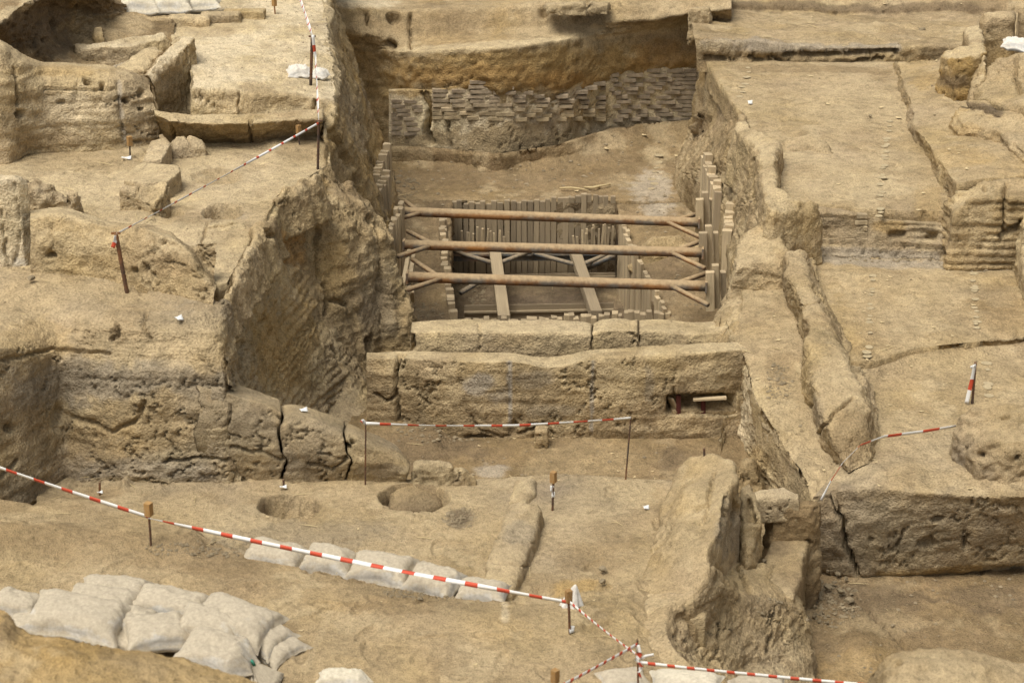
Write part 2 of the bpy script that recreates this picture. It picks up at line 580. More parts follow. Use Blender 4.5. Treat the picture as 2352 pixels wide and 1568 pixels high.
# ---- back of the dig, middle: bank, ledge and the sill of the deep room
E0 = -1.2
wb = rowz(-1.12, [(880, 345), (960, 352), (1040, 358), (1150, 368), (1280, 350), (1360, 325), (1430, 312), (1500, 305), (1600, 300)])
def bankrow(vs, dy): return wallrow(wb, list(zip((880, 960, 1040, 1150, 1280, 1360, 1430, 1500, 1600), vs)), dy)
W3Y = wb[3][1]
UB = (770, 840, 900, 960, 1040, 1150, 1280, 1360, 1430, 1500, 1590, 1680)
def bankrow(vs, dys):
    by = np.interp(UB, (880, 960, 1040, 1150, 1280, 1360, 1430, 1500, 1600), [q[1] for q in wb])
    return [PY(u, v, y + d) for u, v, y, d in zip(UB, vs, by, dys)]
S(loft('bank_back', [
    [PY(u, -60, 36.0) for u in UB],
    [PY(u, v, 30.9) for u, v in zip(UB, (2, 10, 20, 22, 22, 16, -8, -8, -8, -10, -10, -10))],
    [PY(u, v, 30.6) for u, v in zip(UB, (60, 80, 92, 90, 84, 72, 60, 52, 50, 46, 30, 20))],
    bankrow((110, 118, 122, 118, 112, 108, 92, 84, 76, 68, 56, 60), (.9, .9, .5, .1, .06, .04, .04, .04, .04, .04, .04, .0)),
    bankrow((180, 180, 185, 190, 190, 178, 198, 185, 152, 146, 142, 140), (1.1, 1.1, .6, .14, .08, .06, .06, .06, .06, .06, .06, .0)),
    bankrow((260, 260, 260, 260, 250, 250, 250, 240, 230, 220, 210, 200), (1.1, 1.1, .7, .3, .2, .18, .18, .18, .3, .3, .3, .1)),
    bankrow((372, 372, 372, 372, 375, 385, 370, 345, 330, 325, 320, 300), (1.1, 1.1, .7, .5, .5, .5, .5, .5, .5, .5, .4, .1))],
    res=0.04, amp=0.05, rough=0.045, ledge=0.03, clod=0.03, base='tan', var='ochre', vamt=0.7, strata=0.25,
    stains=[('e', 1250, 160, 420, 55, 'ochre', 0.7), ('e', 1120, 175, 220, 28, 'orange', 0.4), ('e', 1300, 190, 100, 26, 'orange', 0.5), ('e', 1530, 130, 90, 40, 'orange', 0.4),
            ('p', [(920, 120), (1100, 110), (1300, 88), (1590, 55)], 12, 'pale', 0.8), ('e', 1000, 50, 240, 40, 'brown', 0.5),
            ('e', 830, 8, 90, 12, 'cream', 0.7), ('e', 1350, 70, 250, 15, 'dust', 0.6)],
    holes=[(898, 105, 16, 13, 0.25), (845, 42, 6, 12, 0.2), (905, 40, 18, 14, 0.15), (1250, 30, 14, 10, 0.15)],
    cracks=[([(940, 30), (942, 110)], 4, 0.15)], seed=1))

# floor of the deep room and the bench round the shored pit
pitL = rowz(0, [(1040, 462, E0), (1036, 520, -1.3), (1034, 600, -1.45), (1036, 680, -1.58), (1042, 724, -1.66)])
pitR = rowz(0, [(1416, 468, E0), (1432, 530, -1.3), (1462, 600, -1.45), (1500, 680, -1.58), (1528, 724, -1.66)])
S(loft('floor_deep_room', [
    rowz(-.92, [(860, 335), (960, 336), (1040, 342), (1150, 352), (1280, 332), (1400, 296), (1500, 280), (1640, 270)]),
    rowz(-1.1, [(860, 358), (960, 362), (1040, 368), (1150, 378), (1280, 362), (1400, 338), (1500, 322), (1640, 312)]),
    rowz(E0, [(860, 390), (960, 392), (1040, 394), (1150, 398), (1280, 392), (1400, 380), (1500, 370), (1640, 360)]),
    rowz(E0, [(860, 430), (960, 430), (1040, 430), (1150, 430), (1280, 430), (1400, 428), (1500, 425), (1640, 420)]),
    rowz(E0, [(860, 462), (960, 462), (1040, 462), (1150, 463), (1280, 464), (1416, 462), (1500, 462), (1640, 462)])],
    res=0.035, mat='floor', amp=0.06, rough=0.035, clod=0.0, base='brown', var='tan', vamt=0.7, topamt=0.12,
    stains=[('e', 1000, 410, 150, 25, 'brown', 0.6), ('e', 1500, 430, 60, 40, 'lime', 0.35), ('e', 1510, 360, 30, 30, 'pale', 0.5)], seed=2))
S(loft('bench_left', [
    [P(905, 455, E0), P(925, 520, -1.3), P(930, 600, -1.45), P(935, 680, -1.58), P(940, 730, -1.66), P(930, 900, -1.7)],
    [P(985, 460, E0), P(990, 520, -1.32), P(985, 600, -1.5), P(985, 680, -1.6), P(990, 730, -1.68), P(1000, 900, -1.75)],
    pitL + [P(1046, 900, -1.7)]],
    res=0.03, mat='floor', amp=0.05, rough=0.06, clod=0.05, base='brown', var='umber', vamt=0.7, topamt=0.1, seed=3,
    stains=[('e', 1005, 470, 30, 20, 'umber', 0.6)]))
S(loft('bench_right', [
    pitR + [P(1560, 900, -1.7)],
    [P(1500, 468, E0), P(1530, 540, -1.25), P(1560, 600, -1.4), P(1590, 680, -1.55), P(1600, 724, -1.6), P(1620, 900, -1.7)],
    [P(1645, 462, E0), P(1660, 540, -1.2), P(1670, 600, -1.4), P(1680, 680, -1.55), P(1690, 724, -1.6), P(1700, 900, -1.7)]],
    res=0.03, mat='floor', amp=0.05, rough=0.05, clod=0.04, base='brown', var='umber', vamt=0.6, topamt=0.15, seed=4,
    stains=[('e', 1510, 480, 40, 30, 'lime', 0.35)]))
pit_z = -2.25
pc = [np.array([a[0], a[1], pit_z]) for a in (pitL[0] + np.array([-.05, .05, 0]), pitR[0] + np.array([.05, .05, 0]), pitR[-1] + np.array([.05, -1.5, 0]), pitL[-1] + np.array([-.05, -1.5, 0]))]
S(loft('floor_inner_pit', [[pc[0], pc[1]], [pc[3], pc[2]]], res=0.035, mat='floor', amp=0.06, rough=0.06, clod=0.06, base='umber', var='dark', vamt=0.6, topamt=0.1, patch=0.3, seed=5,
       stains=[('e', 1095, 680, 25, 35, 'umber', 0.8)]))
def cut_side(name, top, zb, off, seed):
    t = [np.array(q) for q in top]
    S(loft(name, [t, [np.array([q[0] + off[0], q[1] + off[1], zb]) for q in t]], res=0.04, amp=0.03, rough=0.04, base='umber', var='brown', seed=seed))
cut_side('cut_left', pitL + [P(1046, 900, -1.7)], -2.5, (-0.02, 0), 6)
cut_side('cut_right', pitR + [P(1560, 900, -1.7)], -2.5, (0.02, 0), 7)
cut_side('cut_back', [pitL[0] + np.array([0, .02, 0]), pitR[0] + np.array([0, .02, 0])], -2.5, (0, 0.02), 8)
S(block('mound_bench', [(1480, 548, -1.15), (1500, 532, -1.1), (1560, 528, -1.1), (1605, 545, -1.15), (1600, 562, -1.25), (1500, 565, -1.25)], -1.6, res=0.03, amp=0.05, rough=0.05, rnd_r=0.15, batter=0.5, base='tan', var='grey', seed=9))

# ---- right of the deep room: the slope up to the long room
S(loft('slope_right', [
    rowz(0, [(1625, 138, .55), (1690, 170, .55), (1700, 240, .55), (1712, 290, .6), (1760, 335, .68), (1762, 390, .7), (1772, 450, .7), (1800, 488, .62)]),
    rowz(0, [(1612, 170, .25), (1660, 220, .2), (1668, 280, .2), (1680, 330, .3), (1730, 365, .45), (1732, 410, .5), (1742, 462, .5), (1762, 505, .5)]),
    rowz(0, [(1600, 220, -.3), (1632, 275, -.25), (1635, 330, -.2), (1650, 370, -.05), (1695, 400, .15), (1702, 440, .2), (1715, 480, .25), (1735, 525, .32)]),
    rowz(0, [(1590, 270, -.8), (1592, 320, -.7), (1590, 370, -.6), (1628, 400, -.35), (1660, 430, -.22), (1672, 465, -.18), (1692, 505, -.1), (1700, 560, -.05)]),
    rowz(0, [(1582, 305, -1.15), (1552, 360, E0), (1548, 410, E0), (1612, 420, -.55), (1640, 450, -.42), (1655, 490, -.4), (1672, 530, -.36), (1682, 580, -.32)])],
    res=0.035, amp=0.11, rough=0.045, clod=0.03, ledge=0.03, base='tan', var='brown', vamt=0.5, topamt=0.5, seed=10,
    cracks=[([(1590, 330), (1610, 290), (1625, 250)], 4, 0.1)],
    skirt=1.0, stains=[('e', 1600, 170, 60, 30, 'ochre', 0.5), ('e', 1670, 430, 30, 40, 'pale', 0.35)]))

# ---- far right: ground behind the long room, long room, terrace with walls
S(loft('bank_far_right', [
    [PY(u, v, 37.0) for u, v in ((1560, -60), (1700, -60), (1900, -60), (2100, -60), (2460, -60))],
    [PY(u, v, 32.4) for u, v in ((1580, -12), (1700, -14), (1900, -14), (2100, -20), (2460, -20))],
    [PY(u, v, 32.0) for u, v in ((1580, 6), (1700, 12), (1900, 24), (2100, 22), (2460, 10))],
    [PY(u, v, 32.0) for u, v in ((1585, 20), (1700, 24), (1900, 34), (2100, 32), (2460, 30))],
    [PY(u, v, 29.8) for u, v in ((1590, 62), (1700, 70), (1900, 74), (2100, 76), (2460, 70))],
    [PY(u, v, 28.75) for u, v in ((1595, 84), (1700, 98), (1900, 106), (2090, 104), (2460, 100))],
    [PY(u, v, 28.75) for u, v in ((1600, 120), (1700, 130), (1900, 134), (2080, 128), (2460, 120))],
    [PY(u, v, 28.75) for u, v in ((1600, 165), (1700, 160), (1900, 158), (2080, 150), (2460, 140))]],
    res=0.04, amp=0.12, rough=0.06, ledge=0.06, clod=0.06, base='tan', var='brown', vamt=0.7, topamt=0.35, seed=11, strata=0.15,
    cracks=[([(1800, 122), (1900, 128), (1980, 120), (2060, 118)], 5, 0.18), ([(1620, 135), (1700, 132), (1790, 138)], 5, 0.14), ([(1960, 136), (2030, 134)], 4, 0.15)],
    stains=[('p', [(1560, 8), (1800, 18), (2250, 20)], 12, 'umber', 0.8), ('p', [(1620, 100), (1750, 108), (1900, 112), (2060, 110)], 13, 'ash', 0.55), ('e', 1650, 105, 60, 14, 'pale', 0.5)]))
S(loft('floor_long_room', [
    rowz(.55, [(1620, 138), (1760, 140), (1900, 142), (2050, 142), (2160, 142)]),
    rowz(.55, [(1685, 240), (1800, 240), (1930, 240), (2080, 240), (2200, 240)]),
    rowz(.53, [(1740, 330), (1830, 335), (1950, 335), (2080, 335), (2260, 335)]),
    rowz(.51, [(1770, 420), (1860, 420), (1970, 420), (2090, 420), (2260, 420)]),
    rowz(.5, [(1790, 470), (1880, 470), (1990, 480), (2090, 486), (2260, 486)])],
    prints=30, res=0.035, mat='floor', amp=0.04, rough=0.028, base='tan', var='dust', vamt=0.8, topamt=0.55, seed=12,
    stains=[('e', 1950, 230, 170, 60, 'dust', 0.6), ('e', 1950, 430, 160, 40, 'pale', 0.4), ('p', [(1700, 160), (1900, 158), (2040, 165)], 10, 'brown', 0.6),
            ('e', 2130, 470, 40, 50, 'ochre', 0.35)],
    dips=[((2130, 430, 60, 60), 1, 0.03)]))
S(block('mound_long_room', [(1790, 322, .56), (1815, 306, .64), (1865, 302, .66), (1900, 318, .64), (1922, 346, .57), (1895, 348, .57), (1865, 330, .6), (1820, 338, .58)], .3,
        res=0.03, rnd_r=0.1, batter=0.35, amp=0.03, rough=0.03, base='tan', var='dust', seed=13))
S(loft('terrace_right', [
    [P(2052, 148, .55), P(2062, 195, .55), P(2082, 250, .55), P(2088, 295, .55), P(2110, 330, .53), P(2135, 375, .52), P(2150, 420, .52), P(2170, 450, .52)],
    [P(2060, 140, .7), P(2075, 190, .7), P(2096, 245, .7), P(2100, 290, .7), P(2125, 322, .72), P(2155, 362, .76), P(2180, 402, .78), P(2200, 420, .8)],
    [P(2150, 130, .78), P(2160, 180, .78), P(2180, 240, .76), P(2190, 290, .76), P(2210, 330, .78), P(2230, 370, .8), P(2250, 400, .82), P(2260, 410, .82)],
    [P(2480, 120, .8), P(2480, 180, .8), P(2480, 240, .8), P(2480, 290, .8), P(2480, 330, .8), P(2480, 370, .82), P(2480, 395, .84), P(2480, 400, .84)]],
    res=0.035, mat='floor', amp=0.07, rough=0.045, clod=0.04, base='tan', var='ochre', vamt=0.5, topamt=0.45, seed=14,
    holes=[(2072, 255, 10, 14, 0.1)], stains=[('e', 2120, 190, 40, 20, 'ochre', 0.5), ('e', 2200, 360, 80, 30, 'ochre', 0.3)]))

# ---- right: front wall line of the long room and the middle room
r2b = rowz(.02, [(1740, 575), (1850, 586), (1950, 592), (2050, 596), (2150, 602), (2250, 600), (2420, 590)])
S(loft('floor_middle_room', [
    rowz(.04, [(1780, 540), (1900, 545), (2050, 550), (2200, 555), (2460, 560)]),
    rowz(.02, [(1800, 600), (1920, 605), (2050, 610), (2200, 612), (2460, 600)]),
    rowz(0.0, [(1850, 690), (1960, 690), (2080, 690), (2220, 690), (2460, 690)]),
    rowz(0.0, [(1880, 760), (2000, 770), (2100, 765), (2240, 758), (2460, 740)]),
    rowz(-.02, [(1900, 830), (2000, 832), (2100, 800), (2240, 785), (2460, 765)])],
    prints=30, res=0.028, mat='floor', amp=0.04, rough=0.03, base='tan', var='ochre', vamt=0.55, topamt=0.4, seed=15,
    stains=[('p', [(1850, 590), (2050, 606), (2300, 610)], 12, 'ash', 0.6), ('e', 2080, 670, 200, 60, 'dust', 0.5), ('e', 2300, 700, 60, 60, 'brown', 0.5)]))
S(loft('slope_lower_right', [
    rowz(-.03, [(1880, 826), (1990, 826), (2090, 790), (2200, 780), (2300, 762), (2480, 745)]),
    rowz(-.14, [(1900, 870), (2000, 870), (2100, 850), (2200, 840), (2300, 830), (2480, 820)]),
    rowz(-.16, [(1930, 960), (2020, 950), (2120, 940), (2220, 930), (2320, 930), (2480, 930)]),
    rowz(-.2, [(1940, 1040), (2020, 1030), (2120, 1020), (2220, 1020), (2320, 1020), (2480, 1020)]),
    rowz(0, [(1905, 1095, -.3), (1990, 1095, -.22), (2100, 1080, -.2), (2220, 1080, -.18), (2320, 1080, -.18), (2480, 1080, -.18)]),
    rowz(0, [(1868, 1140, -.35), (1975, 1120, -.26), (2090, 1128, -.26), (2210, 1135, -.26), (2320, 1140, -.24), (2480, 1140, -.24)]),
    rowz(0, [(1862, 1200, -.62), (1965, 1200, -.58), (2080, 1205, -.6), (2205, 1210, -.62), (2320, 1210, -.62), (2480, 1205, -.62)]),
    rowz(0, [(1858, 1300, -1.1), (1970, 1328, -1.18), (2090, 1318, -1.15), (2200, 1302, -1.1), (2320, 1292, -1.05), (2480, 1280, -1.0)]),
    rowz(0, [(1858, 1340, -1.35), (1970, 1350, -1.35), (2090, 1340, -1.35), (2200, 1330, -1.35), (2320, 1320, -1.35), (2480, 1310, -1.35)])],
    res=0.024, amp=0.05, rough=0.03, ledge=0.012, clod=0.02, base='tan', var='grey', vamt=0.7, topamt=0.45, seed=16,
    cracks=[([(1916, 1130), (1922, 1175), (1938, 1200), (1940, 1250), (1962, 1300), (1980, 1330)], 6, 0.22), ([(2060, 1260), (2075, 1220)], 3, 0.08), ([(2215, 1260), (2222, 1230)], 5, 0.12)],
    holes=[(2155, 1195, 14, 8, 0.12), (2000, 1240, 7, 5, 0.05), (2130, 1250, 25, 14, 0.06)],
    stains=[('e', 2100, 1000, 140, 60, 'dust', 0.5), ('e', 2130, 1200, 230, 70, 'grey', 0.4), ('p', [(2020, 1322), (2120, 1315), (2250, 1300)], 9, 'ochre', 0.55), ('p', [(2080, 800), (2352, 775)], 14, 'brown', 0.4)]))
S(loft('floor_lower_right', [
    rowz(-1.2, [(1780, 1290), (1900, 1300), (2050, 1305), (2250, 1290), (2500, 1270)]),
    rowz(-1.2, [(1800, 1400), (1900, 1400), (2050, 1400), (2250, 1400), (2500, 1400)]),
    rowz(-1.22, [(1800, 1500), (1900, 1500), (2050, 1500), (2250, 1500), (2500, 1500)]),
    rowz(-1.25, [(1760, 1750), (1900, 1750), (2050, 1750), (2250, 1750), (2500, 1750)])],
    prints=20, res=0.02, mat='floor', amp=0.07, rough=0.045, clod=0.04, base='brown', var='tan', vamt=0.4, topamt=0.05, patch=0.6, seed=17,
    stains=[('e', 2000, 1380, 150, 40, 'umber', 0.7), ('e', 2280, 1380, 140, 40, 'umber', 0.65), ('e', 2000, 1540, 160, 50, 'ochre', 0.3)],
    cracks=[([(1960, 1370), (2020, 1430), (2060, 1460), (2080, 1490)], 5, 0.05)], dips=[((1990, 1480, 60, 40), 1, 0.05)]))

# ---- path on the right of the pit
S(loft('path_right', [
    [P(1672, 560, -.12), P(1684, 630, -.1), P(1680, 690, -.12), P(1668, 745, -.12), P(1676, 790, -.06), P(1702, 800, -.04), P(1716, 850, -.08), P(1742, 930, -.14), P(1792, 1010, -.22), P(1850, 1100, -.34), P(1870, 1150, -.4)],
    [P(1700, 560, .1), P(1705, 630, .05), P(1705, 690, .02), P(1702, 745, .0), P(1708, 790, -.02), P(1722, 805, -.03), P(1740, 850, -.06), P(1765, 930, -.1), P(1815, 1005, -.18), P(1868, 1092, -.3), P(1890, 1140, -.38)],
    [P(1780, 560, .14), P(1790, 630, .1), P(1800, 690, .06), P(1815, 745, .04), P(1830, 790, .02), P(1830, 810, .0), P(1830, 850, -.04), P(1840, 930, -.1), P(1870, 1000, -.18), P(1920, 1085, -.3), P(1940, 1130, -.36)],
    [P(1860, 560, .14), P(1880, 630, .1), P(1900, 690, .06), P(1930, 745, .04), P(1950, 790, .02), P(1950, 810, .0), P(1950, 850, -.04), P(1950, 930, -.1), P(1960, 1000, -.18), P(1980, 1085, -.3), P(2000, 1130, -.36)]],
    prints=16, res=0.024, mat='floor', amp=0.03, rough=0.035, clod=0.02, base='tan', var='dust', vamt=0.6, topamt=0.5, seed=18,
    stains=[('e', 1790, 850, 40, 40, 'brown', 0.5), ('e', 1745, 650, 50, 60, 'dust', 0.4)]))
S(loft('cliff_right', [
    [P(1668, 700, -.1), P(1676, 780, -.06), P(1702, 800, -.04), P(1716, 850, -.08), P(1742, 930, -.14), P(1792, 1010, -.22), P(1850, 1100, -.34), P(1872, 1150, -.4)],
    wallrow([np.array(P(1668, 745, -.12)), P(1700, 800, -.04), P(1742, 930, -.14), P(1792, 1010, -.22), P(1850, 1100, -.34)], [(1650, 740, .02), (1664, 820, .02), (1690, 850, .03), (1698, 910, .03), (1718, 985, .05), (1755, 1050, .1), (1800, 1120, .12), (1830, 1180, .15)]),
    [P(1655, 1060, -1.0), P(1672, 1020, -1.0), P(1690, 985, -.95), P(1694, 1000, -.95), P(1716, 1040, -.98), P(1744, 1090, -1.0), P(1775, 1150, -1.0), P(1800, 1200, -1.0)]],
    res=0.022, amp=0.07, rough=0.04, ledge=0.03, clod=0.02, base='pale', var='tan', vamt=0.8, strata=0.15, topamt=0.4, seed=19,
    stains=[('e', 1720, 950, 25, 100, 'cream', 0.4), ('e', 1740, 1060, 40, 40, 'ochre', 0.35)]))

# ---- trench in front of the pit
S(loft('floor_trench', [
    rowz(-.95, [(800, 930), (950, 930), (1100, 930), (1300, 930), (1500, 930), (1800, 930)]),
    rowz(-.92, [(800, 1000), (950, 1000), (1100, 1012), (1300, 1010), (1500, 1010), (1780, 1000)]),
    rowz(-.95, [(800, 1060), (950, 1060), (1100, 1060), (1300, 1060), (1500, 1060), (1780, 1060)]),
    rowz(-.95, [(700, 1250), (950, 1250), (1100, 1250), (1300, 1250), (1500, 1250), (1860, 1250)])],
    res=0.024, mat='floor', amp=0.05, rough=0.045, clod=0.03, base='brown', var='tan', vamt=0.35, topamt=0.05, patch=0.6, seed=20,
    stains=[('e', 1010, 1030, 120, 40, 'umber', 0.6), ('e', 1330, 1060, 140, 40, 'tan', 0.6), ('e', 1130, 1080, 40, 18, 'lime', 0.35), ('e', 1540, 1050, 40, 26, 'umber', 0.6)],
    dips=[([(870, 1000), (980, 1010)], 50, 0.1)]))

# ---- room in front, with the two fire pits
S(loft('floor_front_room', [
    rowz(0, [(90, 1096, -.14), (300, 1090, -.12), (520, 1088, -.12), (760, 1090, -.12), (940, 1100, -.14), (1100, 1112, -1.0), (1180, 1106, -1.0), (1320, 1104, -1.0), (1540, 1112, -1.0), (1680, 1125, -1.0)]),
    rowz(0, [(90, 1106, -.14), (300, 1100, -.12), (520, 1098, -.12), (760, 1100, -.12), (940, 1110, -.14), (1100, 1100, -.2), (1180, 1093, -.13), (1320, 1091, -.12), (1540, 1100, -.12), (1680, 1115, -.12)]),
    rowz(-.12, [(85, 1140), (290, 1140), (520, 1140), (760, 1140), (940, 1140), (1100, 1135), (1190, 1130), (1320, 1130), (1520, 1135), (1660, 1140)]),
    rowz(-.12, [(80, 1200), (290, 1200), (520, 1200), (760, 1205), (940, 1210), (1080, 1210), (1190, 1210), (1320, 1210), (1500, 1210), (1620, 1210)]),
    rowz(-.12, [(80, 1300), (290, 1300), (520, 1300), (760, 1300), (940, 1300), (1080, 1300), (1190, 1300), (1320, 1300), (1480, 1300), (1620, 1300)]),
    rowz(-.14, [(80, 1420), (290, 1420), (520, 1420), (760, 1420), (940, 1420), (1080, 1420), (1190, 1420), (1320, 1420), (1480, 1420), (1620, 1420)])],
    prints=25, res=0.018, mat='near', amp=0.03, rough=0.03, clod=0.02, base='tan', var='grey', vamt=0.6, topamt=0.55, seed=21,
    holes=[('pit', 664, 1162, 72, 27, 0.32), ('pit', 952, 1142, 82, 31, 0.45)],
    stains=[('e', 664, 1158, 66, 22, 'umber', 0.7), ('e', 952, 1138, 78, 27, 'umber', 0.7), ('e', 700, 1230, 180, 40, 'grey', 0.4), ('e', 1055, 1190, 34, 22, 'dark', 0.75), ('e', 1320, 1345, 70, 18, 'ochre', 0.7), ('e', 1240, 1330, 60, 20, 'brown', 0.4),  # the first two umber stains paint shade into the fire pits
            ('e', 1380, 1280, 110, 40, 'brown', 0.45), ('e', 220, 1125, 80, 20, 'brown', 0.5)],
    cracks=[([(590, 1120), (640, 1128), (720, 1122)], 3, 0.02), ([(760, 1260), (765, 1240), (830, 1235)], 3, 0.03)],
    dips=[([(285, 1110), (300, 1090)], 14, 0.05), ((1255, 1355, 50, 16), 1, -0.06), ((180, 1125, 90, 25), 1, -0.06)]))

# ---- the path in the foreground
S(loft('path_front', [
    rowz(0, [(-200, 1150, -.25), (0, 1152, -.25), (150, 1178, -.25), (280, 1196, -.25), (420, 1216, -.25), (560, 1275, -.25), (700, 1315, -.25), (860, 1350, -.25), (1000, 1378, -.25), (1150, 1395, -.25), (1290, 1402, -.25), (1380, 1372, -.25), (1450, 1340, -.25), (1500, 1340, -.25)]),
    rowz(0, [(-200, 1140, .12), (0, 1145, .1), (150, 1172, .08), (280, 1190, .06), (420, 1212, .03), (560, 1268, -.02), (700, 1310, -.02), (860, 1342, -.02), (1000, 1370, -.02), (1150, 1385, -.02), (1290, 1392, -.02), (1380, 1360, -.02), (1440, 1330, -.02), (1520, 1325, -.07)]),
    rowz(0, [(-200, 1200, .1), (0, 1210, .1), (150, 1240, .05), (280, 1260, .04), (420, 1280, .02), (560, 1320, 0), (700, 1360, 0), (860, 1390, 0), (1000, 1410, 0), (1150, 1420, 0), (1290, 1420, 0), (1380, 1400, 0), (1440, 1380, 0), (1518, 1370, -.07)]),
    rowz(0, [(-200, 1380, .05), (0, 1390, .05), (150, 1400, .03), (280, 1410, .02), (420, 1420, .0), (560, 1440, 0), (700, 1450, 0), (860, 1460, 0), (1000, 1470, 0), (1150, 1480, 0), (1290, 1480, 0), (1380, 1480, 0), (1440, 1480, 0), (1518, 1480, -.07)]),
    rowz(0, [(-200, 1760, .05), (0, 1760, .05), (150, 1760, .03), (280, 1760, .02), (420, 1760, .0), (560, 1760, 0), (700, 1760, 0), (860, 1760, 0), (1000, 1760, 0), (1150, 1760, 0), (1290, 1760, 0), (1380, 1760, 0), (1500, 1760, 0), (1640, 1760, -.07)])],
    prints=90, res=0.017, mat='near', amp=0.035, rough=0.026, clod=0.012, base='tan', var='brown', vamt=0.9, topamt=0.25, seed=22,
    stains=[('p', [(0, 1230), (200, 1260), (420, 1270), (560, 1300)], 40, 'brown', 0.55), ('e', 250, 1330, 200, 40, 'dust', 0.4), ('e', 900, 1390, 130, 26, 'brown', 0.5), ('e', 1160, 1410, 12, 24, 'cream', 0.5),
            ('p', [(760, 1400), (700, 1540)], 10, 'dust', 0.45), ('e', 1620, 1400, 60, 60, 'dust', 0.4)],
    dips=[([(-50, 1230), (250, 1250), (430, 1240)], 40, 0.06)]))
# right-hand drop of the path, with fallen earth at its foot
S(loft('cliff_front', [
    rowz(-.07, [(1540, 1300), (1560, 1280), (1580, 1272), (1570, 1310), (1510, 1350), (1470, 1380), (1470, 1440), (1490, 1480), (1530, 1530), (1580, 1620), (1620, 1760)]),
    rowz(0, [(1560, 1300, .0), (1600, 1290, .12), (1632, 1282, .2), (1625, 1330, .1), (1570, 1368, .03), (1534, 1388, 0), (1532, 1445, 0), (1552, 1485, 0), (1592, 1530, 0), (1640, 1620, 0), (1680, 1760, 0)]),
    rowz(0, [(1570, 1310, .0), (1612, 1300, .12), (1642, 1292, .16), (1640, 1345, .05), (1588, 1390, -.02), (1550, 1412, -.06), (1546, 1468, -.06), (1566, 1508, -.06), (1606, 1552, -.06), (1652, 1640, -.06), (1692, 1780, -.06)]),
    rowz(0, [(1700, 1290, -.45), (1680, 1320, -.35), (1690, 1340, -.35), (1690, 1370, -.35), (1650, 1420, -.35), (1620, 1450, -.35), (1610, 1510, -.4), (1630, 1560, -.45), (1660, 1600, -.5), (1700, 1690, -.5), (1740, 1820, -.5)]),
    rowz(0, [(1790, 1300, -.6), (1760, 1330, -.55), (1770, 1350, -.55), (1765, 1390, -.55), (1740, 1440, -.6), (1720, 1480, -.65), (1700, 1540, -.75), (1720, 1590, -.8), (1740, 1640, -.85), (1770, 1720, -.9), (1800, 1840, -.9)]),
    rowz(0, [(1840, 1360, -.75), (1820, 1362, -.65), (1828, 1372, -.68), (1842, 1400, -.75), (1850, 1430, -.85), (1856, 1460, -.95), (1860, 1500, -1.0), (1864, 1550, -1.1), (1868, 1600, -1.15), (1880, 1720, -1.2), (1900, 1850, -1.25)]),
    rowz(-1.35, [(1850, 1420), (1850, 1430), (1855, 1445), (1862, 1470), (1866, 1500), (1870, 1530), (1874, 1560), (1880, 1600), (1886, 1650), (1900, 1760), (1920, 1880)])],
    pin=0.5, res=0.02, amp=0.08, rough=0.045, clod=0.03, ledge=0.02, base='tan', var='grey', vamt=0.6, topamt=0.4, seed=23,
    cracks=[([(1772, 1400), (1768, 1440), (1752, 1500)], 5, 0.1), ([(1640, 1430), (1650, 1480)], 5, 0.1), ([(1700, 1300), (1720, 1360)], 6, 0.1)],
    stains=[('e', 1740, 1395, 50, 30, 'umber', 0.5), ('e', 1790, 1350, 60, 30, 'tan', 0.4), ('e', 1700, 1500, 60, 80, 'tan', 0.35)]))

